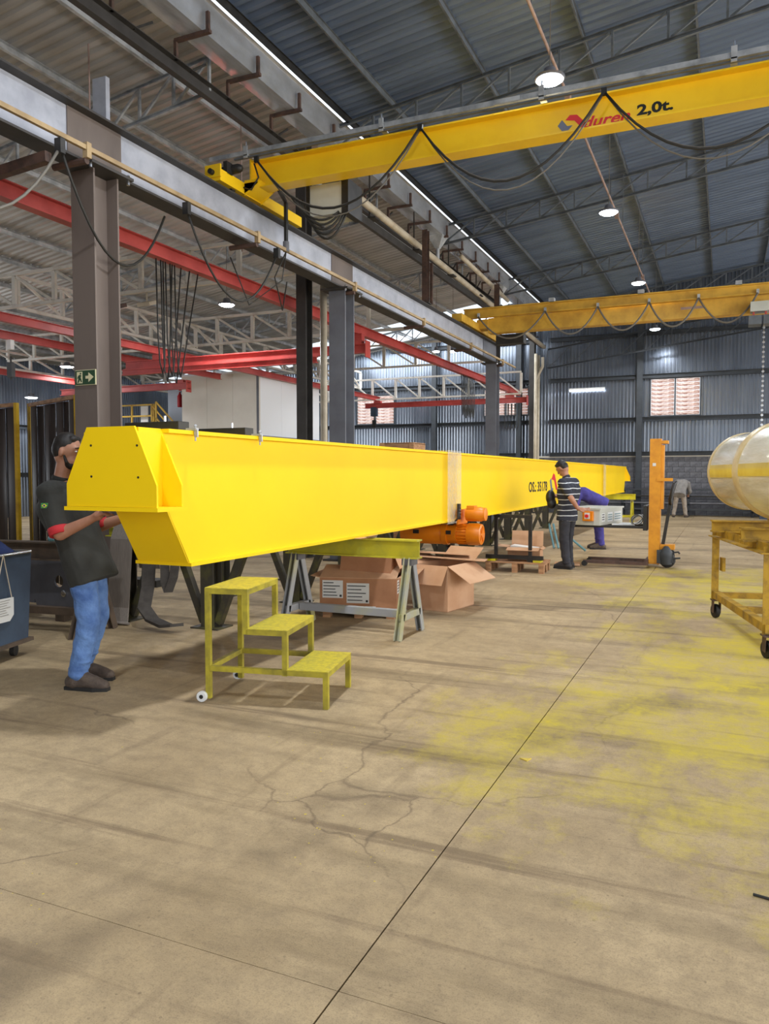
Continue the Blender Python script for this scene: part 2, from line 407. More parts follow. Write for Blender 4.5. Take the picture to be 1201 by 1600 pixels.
c = t.mix(t.math('MULTIPLY', t.ramp(msk, 0.25, 1.1), t.math('MULTIPLY', t.math('GREATER_THAN', m, -0.2), t.math('ADD', 0.5, t.math('MULTIPLY', t.math('SUBTRACT', 1.0, t.ramp(st_, 0.5, 0.66)), t.math('MULTIPLY', t.ramp(n2, 0.35, 0.6), 0.45))))), c, rgb('#c8b432'))
# paint drips
vo = t.n.new('ShaderNodeTexVoronoi'); vo.inputs['Scale'].default_value = 22; vo.inputs['Randomness'].default_value = 1.0; t.link(t.tc.outputs['Object'], vo.inputs['Vector'])
dm = t.math('MULTIPLY', t.math('LESS_THAN', t.math('ADD', vo.outputs['Distance'], t.math('MULTIPLY', yn2, 0.5)), 0.32), t.math('GREATER_THAN', t.noise(0.9, 4), 0.56))
c = t.mix(t.math('MULTIPLY', dm, t.math('MULTIPLY', t.math('GREATER_THAN', blob_mask(-1.2, 3.3, 2.0, 2.4), 0.0), 0.8)), c, rgb('#cdb63a'))
t.color(c); t.set(Roughness=0.72); t.bs.inputs['Specular IOR Level'].default_value = 0.3
t.bump(t.mix(0.5, n2, t.mix(0.5, n3, n4)), 0.4, 0.01); MAT['concrete_floor'] = t.mat
# ================================================================ STRUCTURE
M = MAT
def zr(X): return 7.9 + 0.13 * (X + 6.45)       # main roof soffit
def zl(X): return 8.7 + 0.14 * X                # side bay roof soffit

# ---- floor: cast slabs with saw-cut joints
floor = MB().b2(-24, 12, -9, 31, -0.2, -0.02).build('floor', M['joint_fill']); tag(floor, kind='structure')
xs = [-24, -17.5, -12, -6.5, -1.0, 4.5, 12]; ys = [-9, -3.3, 1.93, 7.15, 12.4, 17.6, 22.8, 31]
for i in range(len(xs) - 1):
    for j in range(len(ys) - 1):
        g, g2 = 0.003, 0.0012
        MB().b2(xs[i] + g, xs[i + 1] - g, ys[j] + g2, ys[j + 1] - g2, -0.02, 0).build('slab', M['concrete_floor'], floor)

# ---- corrugated sheets
def corr(width, pitch, depth):
    """profile points (s, d) across one sheet"""
    n = max(1, round(width / pitch)); p = width / n; out = []
    for k in range(n):
        o = k * p; q_ = depth / p; out += [(o, 0), (o + (0.62 - q_) * p, 0), (o + 0.62 * p, depth), (o + (1 - q_) * p, depth)]
    out.append((width, 0)); return out
SHEETS = {}
def wall_sheet(parent, x0, x1, y, z0, z1a, z1b, mat, axis='x', sgn=-1, pitch=0.13, depth=0.022):
    mb = MB(); pr = corr(x1 - x0, pitch, depth); k = len(pr)
    for top in (0, 1):
        for s, d in pr:
            zz = z0 if not top else z1a + (z1b - z1a) * s / (x1 - x0)
            mb.v.append(Vector((x0 + s, y + sgn * d, zz)) if axis == 'x' else Vector((y + sgn * d, x0 + s, zz)))
    for i in range(k - 1): mb.face([i, i + 1, k + i + 1, k + i])
    return mb.build('cladding_sheet', mat, parent, recalc=False)

YB = 30.8
wb = thing('wall_back', None, None, (0, YB, 0), kind='structure')
WIN = [(-14.95, -13.1, 3.68, 4.98), (-9.15, -7.25, 3.88, 5.02), (-2.67, -0.86, 3.68, 5.14)]
brk = [-23.0] + [q for w in WIN for q in w[:2]] + [10.0]
rf = lambda X: (zr(X) if X > -6.7 else zl(X)) + 0.12
for a, b in zip(brk[:-1], brk[1:]):
    n = max(1, round((b - a) / 1.0)); w = (b - a) / n
    win = [q for q in WIN if abs(q[0] - a) < 1e-6]
    for k in range(n):
        x0, x1 = a + k * w, a + (k + 1) * w
        if win:
            wall_sheet(wb, x0, x1, YB, 2.17, win[0][2], win[0][2], M['sheet_wall']); wall_sheet(wb, x0, x1, YB, win[0][3], rf(x0), rf(x1), M['sheet_wall'])
        else: wall_sheet(wb, x0, x1, YB, 2.17, rf(x0), rf(x1), M['sheet_wall'])
for z in (2.3, 3.6, 5.2, 6.8):
    for x0, x1 in ((-22.9, -6.9), (-6.4, 9.9)):
        segs = [(x0, x1)]
        if z in (3.6, 5.2): pass
        if z == 6.8 and x0 < -10: segs = [(-13.3, -6.9)]
        for s0, s1 in segs: MB().extr(prof_C(0.1, 0.16, 0.012), (s0, YB - 0.12, z), (s1, YB - 0.12, z)).build('girt', M['girt'], wb)
for x in (-19.5, -11.2, -7.6, -3.0, 2.5):
    MB().extr(prof_I(0.2, 0.24, 0.015, 0.01), (x, YB - 0.26, 0), (x, YB - 0.26, rf(x) - 0.12), up=(0, 1, 0)).build('wall_post', M['girt'], wb)
MB().b2(-23, 10, YB - 0.02, YB + 0.18, 0, 2.17).build('masonry', M['mortar'], wb)
bm_ = MB().b2(-0.195, 0.195, -0.03, 0, -0.095, 0.095).mesh('block', M['block'])
for r in range(11):
    for k in range(-17, 5):
        link_mesh(bm_, 'block', wb, (k * 0.4 + (0.2 if r % 2 else 0), YB - 0.02 - random.uniform(0, 0.006), 0.1 + r * 0.2))
MB().b2(-7, 10, YB - 0.07, YB + 0.1, 2.18, 2.24).build('sill_strip', M['office_wall'], wb)
wl = thing('wall_left', None, None, (-23, 0, 0), kind='structure')
for k in range(18, 31):
    wall_sheet(wl, k + 0.0, min(k + 1.0, 30.8), -23.0, 0, zl(-23) + 0.12, zl(-23) + 0.12, M['sheet_wall'], axis='y', sgn=1)
for k in range(-9, 3):
    wall_sheet(wl, k + 0.0, k + 1.0, -23.0, 0, zl(-23) + 0.12, zl(-23) + 0.12, M['sheet_wall'], axis='y', sgn=1)
for z in (1.5, 3.2): MB().extr(prof_C(0.1, 0.16, 0.012), (-22.88, 18, z), (-22.88, 30.6, z)).build('girt', M['girt'], wl)
wr = thing('wall_right', None, None, (10.4, 0, 0), kind='structure')     # lintel above the loading doorway
for k in range(-9, 30): wall_sheet(wr, k + 0.0, k + 1.0, 10.4, 5.8, 8.2, 8.2, M['sheet_wall'], axis='y')
wf = thing('wall_front', None, None, (0, -9, 0), kind='structure')
for k in range(-23, 10):
    z0 = 5.6 if -4 <= k < 8 else 0
    wall_sheet(wf, k + 0.0, k + 1.0, -9.0, z0, rf(k) if k < 3 else 8.6, rf(k + 1) if k < 3 else 8.6, M['sheet_wall'], sgn=1)

# ---- windows: louvre blades in a frame
for i, (x0, x1, z0, z1) in enumerate(WIN):
    w = thing('window_%d' % (i + 1), None, None, ((x0 + x1) / 2, YB, z0), kind='structure')
    f = MB()
    f.b2(x0, x1, YB - 0.06, YB + 0.02, z0, z0 + 0.05).build('window_sill', M['girt'], w)
    MB().b2(x0, x1, YB - 0.06, YB + 0.02, z1 - 0.05, z1).build('window_head', M['girt'], w)
    for x in (x0 + 0.025, (x0 + x1) / 2, x1 - 0.025): MB().b2(x - 0.025, x + 0.025, YB - 0.06, YB + 0.02, z0 + 0.05, z1 - 0.05).build('window_post', M['girt'], w)
    n = 9; h = (z1 - z0 - 0.1) / n
    for xa, xb in ((x0 + 0.06, (x0 + x1) / 2 - 0.035), ((x0 + x1) / 2 + 0.035, x1 - 0.06)):
        me = MB().box((0, 0, 0), (xb - xa, 0.006, h * 1.02), Matrix.Rotation(R(-24), 3, 'X')).mesh('louver_slat', M['louver'])
        for k in range(n): link_mesh(me, 'louver_slat', w, ((xa + xb) / 2, YB - 0.02, z0 + 0.05 + h * (k + 0.5)))

# ---- roofs
ceil = thing('ceiling', None, None, (0, 0, 0), kind='structure')
def roof_mesh(name, x0, z0, x1, z1, mat, pitch=0.2, depth=0.05):
    mb = MB(); pr = corr(1.0, pitch, depth); k = len(pr)
    for x, zz in ((x0, z0), (x1, z1)):
        for s, d in pr: mb.v.append(Vector((x, s, zz + 0.10 + d)))
    for i in range(k - 1): mb.face([i, k + i, k + i + 1, i + 1])
    return mb.mesh(name, mat, recalc=False)
rm1 = roof_mesh('roof_sheet', -6.5, zr(-6.5), 3.2, zr(3.2), M['sheet_roof']); rm2 = roof_mesh('roof_sheet_far_slope', 3.2, zr(3.2), 10.6, zr(3.2) - 0.13 * 7.4, M['sheet_roof'])  # unseen slope past the ridge, built to block sky light
for k in range(-9, 31):
    link_mesh(rm1, 'roof_sheet', ceil, (0, k, 0)); link_mesh(rm2, 'roof_sheet', ceil, (0, k, 0))
for x in (-6.38, -5.5, -3.85, -2.2, -0.55, 1.1, 2.75):
    MB().extr(prof_C(0.03, 0.13, 0.005), (x, -8.9, zr(x) + 0.034), (x, 30.75, zr(x) + 0.034)).build('purlin', M['truss_grey'] if x > -6 else M['steel_black'], ceil)
ceil2 = thing('ceiling', None, None, (-15, 0, 0), kind='structure')
rm3 = roof_mesh('roof_sheet', -23, zl(-23), -7.0, zl(-7.0), M['sheet_bay'], pitch=0.2, depth=0.035)
rm4 = roof_mesh('added_rooflight_sheet', -23, zl(-23), -7.0, zl(-7.0), M['added_rooflight'], pitch=0.2, depth=0.035)
for k in range(-9, 31): link_mesh(rm4 if k in (27, 28, 29) else rm3, 'added_rooflight_sheet' if k in (27, 28, 29) else 'roof_sheet', ceil2, (0, k, 0))  # translucent sheets added to go with the fill light below them
for x in (-7.94, -9.27, -10.6, -11.85, -13.05, -14.3, -15.6, -17.0, -18.5, -20.0, -21.5):
    MB().extr(prof_C(0.06, 0.11, 0.006), (x, -8.9, zl(x) + 0.044), (x, 30.75, zl(x) + 0.044)).build('purlin', M['purlin_galv'], ceil2)

# ---- pitched trusses
ORD = ['first', 'second', 'third', 'fourth', 'fifth']
def truss(name, label, y, x0, x1, zf, depth, step, mat, group, cham=0.06):
    t = thing(name, label, 'truss', ((x0 + x1) / 2, y, zf((x0 + x1) / 2) - depth), group=group)
    MB().extr(prof_C(cham * 0.8, 0.06, 0.008), (x0, y, zf(x0) - 0.04), (x1, y, zf(x1) - 0.04)).build('top_chord', mat, t)
    MB().extr(prof_C(cham * 0.8, 0.06, 0.008), (x0, y, zf(x0) - depth), (x1, y, zf(x1) - depth)).build('bottom_chord', mat, t)
    n = round((x1 - x0) / step); s = (x1 - x0) / n
    for k in range(n + 1):
        x = x0 + k * s; MB().bar((x, y, zf(x) - depth + 0.03), (x, y, zf(x) - 0.06), 0.035, 0.045).build('strut', mat, t)
        if k < n:
            xb = x + s; MB().bar((x + 0.04, y, zf(x) - depth + 0.04), (xb - 0.03, y, zf(xb) - 0.08), 0.035, 0.035, up=(0, 1, 0)).build('diagonal', mat, t)
    return t
for i, y in enumerate((12.8, 18.85, 24.85, 30.2)):
    truss('roof_truss', '%s dark grey lattice truss under the main roof, counted from the camera' % ORD[i].capitalize(), y, -6.7, 3.2, zr, 0.5, 0.825, M['truss_grey'], 'main roof trusses')
for i, y in enumerate((9.65, 15.65, 21.65, 27.65)):
    truss('bay_truss', '%s galvanised lattice truss under the side bay roof, counted from the camera' % ORD[i].capitalize(), y, -16.3, -7.1, zl, 0.55, 0.665, M['truss_galv'], 'side bay roof trusses')
truss('wind_girder', 'dark sloping lattice girder in front of the ribbed back wall', 29.7, -6.3, 2.6, lambda X: 6.35 + 0.13 * (X + 6.1), 0.75, 0.85, M['girt'], None)

# ---- gutter, eave beam
g = thing('valley_gutter', 'shiny zinc valley gutter hung between the two roofs', 'gutter', (-6.75, 10, 7.5))
gx0, gx1, gz0, gz1 = -6.95, -6.55, 7.5, 7.93
mb = MB(); pr = [(gx0 - 0.05, gz1), (gx0, gz1 - 0.02), (gx0 + 0.03, gz0 + 0.01), (gx1 - 0.03, gz0 + 0.01), (gx1, gz1 - 0.02), (gx1 + 0.06, gz1), (gx1 + 0.06, gz1 - 0.006), (gx1 + 0.004, gz1 - 0.026), (gx1 - 0.026, gz0), (gx0 + 0.026, gz0), (gx0 - 0.004, gz1 - 0.026), (gx0 - 0.05, gz1 - 0.006)]
mb.extr([(-(x + 6.75), z - 7.5) for x, z in pr][::-1], (-6.75, -8.5, 7.5), (-6.75, 30.6, 7.5)).build('trough', M['gutter_zinc'], g, recalc=True)
for k in range(14):
    y = 7.6 + 1.22 * k
    b = MB().bar((-7.05, y, 7.475), (-6.46, y, 7.475), 0.06, 0.045).build('bracket_arm', M['rust_bracket'], g)
    MB().bar((-6.5, y, 7.48), (-6.5, y, 7.74), 0.045, 0.045).build('bracket_upright', M['rust_bracket'], g)
    MB().bar((-7.04, y, 7.22), (-7.04, y, 7.48), 0.045, 0.045).build('bracket_post', M['rust_bracket'], g)
for y in (12.9, 18.6, 24.4, 29.3):
    mb = MB(); n0 = len(mb.v)
    mb.v += [V(-6.95, y - 0.2, 7.5), V(-6.55, y - 0.2, 7.5), V(-6.55, y + 0.2, 7.5), V(-6.95, y + 0.2, 7.5), V(-6.8, y - 0.05, 7.2), V(-6.7, y - 0.05, 7.2), V(-6.7, y + 0.05, 7.2), V(-6.8, y + 0.05, 7.2)]
    for q in ((0, 1, 5, 4), (1, 2, 6, 5), (2, 3, 7, 6), (3, 0, 4, 7)): mb.face(list(q))
    mb.cyl((-6.75, y, 7.2), (-6.75, y, 6.95), 0.05, n=10)
    mb.build('hopper', M['purlin_galv'], g)
e = thing('eave_beam', 'dark rusty steel channel running below the zinc gutter', 'beam', (-7.05, 10, 7.1))
MB().extr(prof_C(0.1, 0.22, 0.01), (-7.05, -8.5, 7.12), (-7.05, 30.5, 7.12)).build('channel', M['dark_flange'], e)
for k in range(20):
    y = 8.0 + k * 1.15; MB().bar((-7.05, y, 7.22), (-7.05, y + 0.35, 7.48), 0.03, 0.03, up=(1, 0, 0)).build('strut', M['steel_black'], e)

# ---- crane columns and roof posts
def column(label, y, mat):
    c = thing('crane_column', label, 'column', (-6.16, y, 0), group='crane columns')
    MB().extr(prof_I(0.31, 0.36, 0.022, 0.014), (-6.16, y, 0.02), (-6.16, y, 4.66), up=(0, 1, 0)).build('shaft', mat, c)
    MB().b2(-6.42, -5.9, y - 0.3, y + 0.3, 4.66, 4.69).build('cap_plate', M['dark_flange'], c)
    MB().b2(-6.4, -5.92, y - 0.28, y + 0.28, 0, 0.025).build('base_plate', M['dark_flange'], c)
    for dy in (-0.27, 0.27): MB().cyl((-5.95, y + dy, 4.62), (-5.95, y + dy, 4.72), 0.018, n=8).build('bolt', M['chrome'], c)
    return c
c1 = column('brown I-section crane column carrying the green exit sign', 6.36, M['primer_brown'])
MB().b2(-6.5, -6.31, 6.70, 6.76, 4.7, 5.88).build('head_stub', M['runway_grey'], c1)
s = MB().b2(-6.29, -6.01, 6.168, 6.178, 2.44, 2.6).build('exit_sign', M['cream_sign'], c1); s['label'] = 'green emergency exit sign with running figure and arrow'
MB().b2(-6.283, -6.017, 6.162, 6.168, 2.447, 2.593).build('sign_field', M['green_sign'], s)
def flat(pts, y, parent, name, mat, t=0.003): return MB().poly([(x, y, z) for x, z in pts], (0, -t, 0)).build(name, mat, parent)
flat([(-6.14, 2.505), (-6.10, 2.505), (-6.10, 2.47), (-6.03, 2.52), (-6.10, 2.57), (-6.10, 2.535), (-6.14, 2.535)], 6.161, s, 'arrow', M['cream_sign'])
flat([(-6.26, 2.46), (-6.185, 2.46), (-6.185, 2.58), (-6.26, 2.58)], 6.161, s, 'doorway_mark', M['cream_sign'])
flat([(-6.25, 2.465), (-6.235, 2.465), (-6.215, 2.5), (-6.195, 2.47), (-6.185, 2.475), (-6.205, 2.52), (-6.195, 2.54), (-6.21, 2.55), (-6.235, 2.54), (-6.25, 2.51), (-6.243, 2.508), (-6.232, 2.525), (-6.235, 2.5)], 6.157, s, 'running_figure', M['green_sign'])
MB().lathe([(1e-4, 0), (0.009, 0.0), (0.009, 0.003), (1e-4, 0.003)], (-6.205, 6.157, 2.562), (0, -1, 0), 10).build('figure_head', M['green_sign'], s)
column('grey I-section crane column beside the pipe-clad roof post', 12.1, M['primer_grey'])
column('grey crane column at the far end of the runway beam', 21.62, M['primer_grey'])
for i, (x, y, z0, z1) in enumerate(((-7.02, 12.3, 0, 7.42), (-6.16, 16.2, 5.29, 6.9), (-6.16, 22.0, 5.29, 7.0), (-7.0, 30.2, 0, 7.42))):
    p = thing('roof_post', ['dark roof post with a plastic drain pipe clipped to it', 'brown stub post rising from the middle of the runway beam', 'brown stub post on the runway beside the far crane bridge', 'dark roof post standing in front of the back wall'][i], 'column', (x, y, z0), group='roof posts')
    sm = 1.0 if z0 == 0 else 0.6
    MB().extr(prof_I(0.2 * sm, 0.24 * sm, 0.014, 0.01), (x, y, z0 + 0.02), (x, y, z1), up=(0, 1, 0)).build('shaft', M['dark_flange'] if i in (0, 3) else M['rust_bracket'], p)
    MB().b2(x - 0.18 * sm, x + 0.18 * sm, y - 0.18 * sm, y + 0.18 * sm, z0, z0 + 0.02).build('base_plate', M['dark_flange'], p)
    if i in (0, 3):
        for dy in ((0.36,) if i == 0 else (0.25, -0.2)):
            MB().tube([(-6.82, y + dy, 0.05), (-6.82, y + dy, 5.2 if i == 0 else 6.2)], 0.065, 10).build('drain_pipe', M['pvc'], p, smooth=True)
    else:
        MB().extr(prof_C(0.06, 0.05, 0.006), (x + 0.1, y + 0.1, 5.3), (x + 0.1, y + 0.1, 6.2), up=(0, 1, 0)).build('side_channel', M['rust_bracket'], p)
# ---- drain pipe run under the gutter
d = thing('drain_pipe', 'long cream plastic drain pipe sloping beneath the gutter', 'pipe', (-6.55, 12, 6.9))
MB().tube([(-6.52, 13.3 + k * 2.4, 6.8 - k * 0.05) for k in range(8)], 0.075, 12).build('pipe_run', M['pvc'], d, smooth=True)
MB().cyl((-6.52, 13.15, 6.8), (-6.52, 13.3, 6.8), 0.085, n=12).build('orange_cap', M['logo_orange'], d, smooth=False)
MB().b2(-6.64, -6.56, 13.2, 30.2, 6.42, 6.58).build('support_channel', M['dark_flange'], d)
for k in range(7):
    y = 14.2 + k * 2.4; MB().b2(-6.66, -6.42, y - 0.12, y + 0.12, 6.58, 6.61).build('support_shelf', M['dark_flange'], d); MB().bar((-6.6, y, 6.58), (-6.6, y, 7.49), 0.03, 0.012).build('hanger_strap', M['dark_flange'], d)
d = thing('drain_pipe', 'short cream plastic pipe beside the long drain pipe', 'pipe', (-6.3, 19, 7.0))
MB().tube([(-6.36, 19.3, 7.15), (-6.36, 24.0, 6.98)], 0.06, 10).build('pipe_run', M['pvc'], d, smooth=True)
for y in (19.8, 21.6, 23.4): MB().bar((-6.36, y, 7.1), (-6.62, y, 7.5), 0.03, 0.012, up=(0, 1, 0)).build('hanger_strap', M['rust_bracket'], d)
d = thing('drain_pipe', 'crooked cream plastic downpipe in the corner by the back wall', 'pipe', (-6.9, 30.2, 2))
MB().tube([(-6.62, 30.3, 6.1), (-6.62, 30.3, 5.75), (-6.9, 30.3, 5.2), (-6.95, 30.3, 4.2), (-6.95, 30.3, 0.1)], 0.06, 10).build('pipe_run', M['pvc'], d, smooth=True)

# ---- runway beam
rw = thing('crane_runway', 'light grey I-section crane runway beam resting on the columns', 'beam', (-6.16, 9, 4.7))
y0, y1 = -4.0, 21.95
MB().b2(-6.166, -6.154, y0, y1, 4.715, 5.228).build('web', M['runway_grey'], rw)
MB().b2(-6.29, -6.03, y0, y1, 5.228, 5.25).build('top_flange', M['dark_flange'], rw)
MB().b2(-6.29, -6.03, y0, y1, 4.69, 4.715).build('bottom_flange', M['dark_flange'], rw)
MB().b2(-6.185, -6.135, y0, y1, 5.25, 5.29).build('crane_rail', M['dark_flange'], rw)
for ya, yb in ((5.98, 6.74), (11.7, 12.5), (20.6, 21.9)):
    MB().b2(-6.15, -6.142, ya, yb, 4.716, 5.227).build('splice_plate', M['primer_brown'] if ya < 20 else M['primer_grey'], rw)
MB().b2(-6.29, -6.03, y1, y1 + 0.02, 4.69, 5.25).build('end_plate', M['dark_flange'], rw)
tr_ = thing('conductor_rail', 'slim tan conductor rail bracketed along the runway beam', 'rail', (-5.85, 9, 4.7))
MB().b2(-5.875, -5.835, -4, 23.0, 4.715, 4.76).build('rail', M['tan_rail'], tr_)
for k, y in enumerate((2.4, 5.95, 9.0, 12.0, 15.3, 18.6, 21.6)):
    MB().tube([(-6.3, y, 4.62), (-5.86, y, 4.62)], 0.035, 8).build('bracket_arm', M['rust_bracket'], tr_)
    MB().b2(-5.885, -5.825, y - 0.03, y + 0.03, 4.64, 4.79).build('rail_clip', M['tan_rail'], tr_)

# ---- red monorails
def ibeam(name, label, cat, p0, p1, w, h, mat, group=None):
    o = MB().extr(prof_I(w, h, h * 0.07, w * 0.1), p0, p1).build(name, mat)
    return tag(o, label, cat, group)
G = 'red monorail beams'
ibeam('monorail_beam', 'red monorail beam passing behind all the crane columns', 'beam', (-7.42, 1.0, 4.67), (-7.42, 29.8, 4.67), 0.15, 0.2, M['red_paint'], G)
ibeam('monorail_beam', 'long red monorail beam carrying the inner end of the red bridge', 'beam', (-12.84, 6.0, 4.55), (-12.84, 28.6, 4.55), 0.12, 0.17, M['red_paint'], G)
ibeam('monorail_beam', 'red monorail beam with a free end before the office wall', 'beam', (-14.3, 6.0, 4.52), (-14.3, 19.85, 4.52), 0.12, 0.17, M['red_paint'], G)
ibeam('monorail_beam', 'lowest red monorail beam deep in the side bay', 'beam', (-19.3, 8.0, 4.5), (-19.3, 20.5, 4.5), 0.12, 0.17, M['red_paint'], G)
def bridge(label, y, x0, x1, z, dbl):
    b = thing('red_bridge', label, 'crane bridge', ((x0 + x1) / 2, y, z - 0.2), group='red light crane bridges')
    MB().extr(prof_I(0.14, 0.2, 0.02, 0.012), (x0, y, z), (x1, y, z)).build('girder', M['red_paint'], b)
    if dbl: MB().extr(prof_I(0.12, 0.14, 0.018, 0.012), (x0, y - 0.12, z - 0.19), (x1 - 1.2, y - 0.12, z - 0.19)).build('lower_girder', M['red_paint'], b)
    for x, zt in ((-19.3 if x0 < -15 else -12.84, 4.415 if x0 < -15 else 4.465), (x1 - 0.3 if x0 < -15 else -7.42, 4.4 if x0 < -15 else 4.57)):
        MB().b2(x - 0.15, x + 0.15, y - 0.08, y + 0.08, z + 0.1, zt).build('end_trolley', M['red_paint'], b)
    MB().b2(x1 - 0.02, x1, y - 0.12, y + 0.12, z - 0.2, z + 0.16).build('end_plate', M['red_paint'], b)
bridge('double red bridge girder spanning two monorails in the side bay', 15.3, -13.9, -7.15, 4.25, True)
bridge('short dark red bridge girder in front of the office wall', 19.2, -20.2, -15.0, 4.22, False)
bridge('thin red bridge girder in front of the windowed back wall', 28.4, -13.4, -6.75, 4.28, False)

# ---- white lattice girders of the side bay
def girder(label, p0, p1, z0, z1, n):
    p0 = Vector(p0); p1 = Vector(p1); t = thing('lattice_girder', label, 'girder', tuple((p0 + p1) / 2 + V(0, 0, z0)), group='white lattice girders')
    at = lambda f, z: tuple(p0.lerp(p1, f) + V(0, 0, z))
    for nm, z in (('top_chord', z1), ('bottom_chord', z0)): MB().bar(at(0, z), at(1, z), 0.075, 0.06).build(nm, M['white_paint'], t)
    for k in range(n + 1):
        MB().bar(at(k / n, z0 + 0.04), at(k / n, z1 - 0.04), 0.09, 0.06).build('strut', M['white_paint'], t)
        if k < n: MB().bar(at((k + 0.06) / n, z1 - 0.05), at((k + 0.94) / n, z0 + 0.05), 0.05, 0.05).build('diagonal', M['white_paint'], t)
girder('white lattice girder tied to the pipe-clad roof post', (-20.4, 11.8, 0), (-6.95, 11.8, 0), 5.02, 5.68, 12)
girder('white lattice girder above the double red bridge', (-20.4, 17.3, 0), (-6.95, 17.3, 0), 5.02, 5.72, 12)
girder('white lattice girder halfway to the windowed back wall', (-20.4, 23.3, 0), (-6.95, 23.3, 0), 5.02, 5.75, 12)
girder('white lattice girder just before the windowed back wall', (-16.0, 28.2, 0), (-6.95, 28.2, 0), 4.5, 5.3, 9)
girder('lengthwise white lattice girder over the inner red monorail', (-13.7, 11.9, 0), (-13.7, 28.6, 0), 5.02, 5.68, 14)
girder('lengthwise white lattice girder along the outer wall', (-20.4, 9.0, 0), (-20.4, 28.6, 0), 4.8, 5.3, 15)
# ================================================================ MAIN OBJECTS
def lettering(body, parent, name, mat, origin, xdir, width, height, nrm, shear=0.0, bold=0.02, depth=0.003):
    cu = bpy.data.curves.new(name, 'FONT'); cu.body = body; cu.size = 1.0; cu.shear = shear; cu.offset = bold; cu.extrude = 0.01; cu.resolution_u = 3
    ob = bpy.data.objects.new(name, cu); COL.objects.link(ob); bpy.context.view_layer.update()
    me = bpy.data.meshes.new_from_object(ob.evaluated_get(bpy.context.evaluated_depsgraph_get()))
    bpy.data.objects.remove(ob); bpy.data.curves.remove(cu)
    xs_ = [v.co.x for v in me.vertices]; ys_ = [v.co.y for v in me.vertices]
    x0, x1, y0, y1 = min(xs_), max(xs_), min(ys_), max(ys_)
    X = Vector(xdir).normalized(); Z = V(0, 0, 1); N = Vector(nrm).normalized(); o = Vector(origin) - ORG[parent.name]
    for v in me.vertices:
        a = (v.co.x - x0) / (x1 - x0) * width; b = (v.co.y - y0) / (y1 - y0) * height
        v.co = o + X * a + Z * b + N * (depth if v.co.z > 0 else 0)
    me.materials.clear(); me.materials.append(mat)
    return link_mesh(me, name, parent)
def plan(pts, origin, xdir, nrm, parent, name, mat, t=0.003):
    X = Vector(xdir); N = Vector(nrm); o = Vector(origin)
    return MB().poly([o + X * a + V(0, 0, b) for a, b in pts], N * t).build(name, mat, parent)

# ---- the yellow crane girder on trestles
XR, XL = -3.21, -3.63
bg = thing('crane_girder', 'bright yellow box girder lying full length on trestles', 'girder', (-3.42, 16, 0.9))
YN, YF = 3.62, 28.35; mid = YN + YF
side = [(YN, 1.762), (YN, 1.31), (YN + 0.25, 1.30), (4.09, 0.92)]
side = side + [(mid - y, z) for y, z in side[::-1]]
for x in (XR, XL): MB().poly([(x, y, z) for y, z in side], (-0.012 if x == XR else 0.012, 0, 0)).build('web', M['beam_yellow'], bg)
MB().b2(-3.665, -3.165, 3.85, mid - 3.85, 1.762, 1.787).build('top_flange', M['beam_yellow'], bg)
for a_, b_ in ((YN + 0.015, 3.835), (mid - 3.835, YF - 0.015)): MB().b2(-3.61, -3.215, a_, b_, 1.762, 1.787).build('end_flange', M['beam_yellow'], bg)
MB().b2(-3.65, -3.185, 4.08, mid - 4.08, 0.9, 0.922).build('bottom_flange', M['beam_yellow'], bg)
for f in (lambda y: y, lambda y: mid - y):
    MB().poly([(XR, f(3.86), 1.30), (XL, f(3.86), 1.30), (XL, f(4.09), 0.91), (XR, f(4.09), 0.91)], (0, (0.012 if f(1) == 1 else -0.012), 0)).build('sloped_plate', M['beam_yellow'], bg)
    tz = [(-3.594, 1.792), (-3.222, 1.792), (-3.06, 1.435), (-3.06, 1.305), (-3.766, 1.305), (-3.766, 1.445)]
    ep = MB().poly([(x, f(YN), z) for x, z in tz], (0, f(YN) - f(YN + 0.014), 0)).build('end_plate', M['beam_yellow'], bg)
    for x, z in ((-3.56, 1.68), (-3.20, 1.675), (-3.56, 1.49), (-3.195, 1.485)):
        MB().cyl((x, f(YN - 0.012), z), (x, f(YN - 0.018), z), 0.007, n=8).build('bolt_hole', M['steel_black'], ep)
    for sx in (0, 1):   # gussets on either side of the box
        q = [(-3.222, 1.78), (-3.06, 1.435), (-3.06, 1.305), (-3.222, 1.305)] if sx == 0 else [(-3.618, 1.78), (-3.766, 1.445), (-3.766, 1.305), (-3.618, 1.305)]
        MB().poly([(x, f(3.835), z) for x, z in q], (0, f(3.85) - f(3.835), 0)).build('gusset', M['beam_yellow'], bg)
    MB().b2(-3.78, -3.045, min(f(3.595), f(3.87)), max(f(3.595), f(3.87)), 1.28, 1.304).build('seat_plate', M['beam_yellow'], bg)
for y0, y1 in ((9.08, 9.62), (22.5, 23.0)):   # stretch film wrapped round the box
    MB().extr([(-0.262, -0.462), (0.262, -0.462), (0.262, 0.462), (-0.262, 0.462)], (-3.415, y0, 1.345), (-3.415, y1, 1.345), caps=False).build('film_wrap', M['tape_film'], bg)
lettering('OS.: 35178', bg, 'lettering', M['logo_black'], (XR + 0.0005, 13.65, 1.185), (0, 1, 0), 1.55, 0.19, (1, 0, 0), bold=0.02)
o = (XR + 0.0005, 15.45, 1.13)
plan([(0, 0.26), (0.13, 0.30), (0.24, 0.10), (0.36, 0.10), (0.24, 0.0), (0.13, 0.02)], o, (0, 1, 0), (1, 0, 0), bg, 'logo_mark', M['logo_blue'])
plan([(0.16, 0.28), (0.34, 0.40), (0.48, 0.38), (0.80, 0.06), (0.62, 0.06), (0.42, 0.26)], o, (0, 1, 0), (1, 0, 0), bg, 'logo_mark', M['logo_red'])
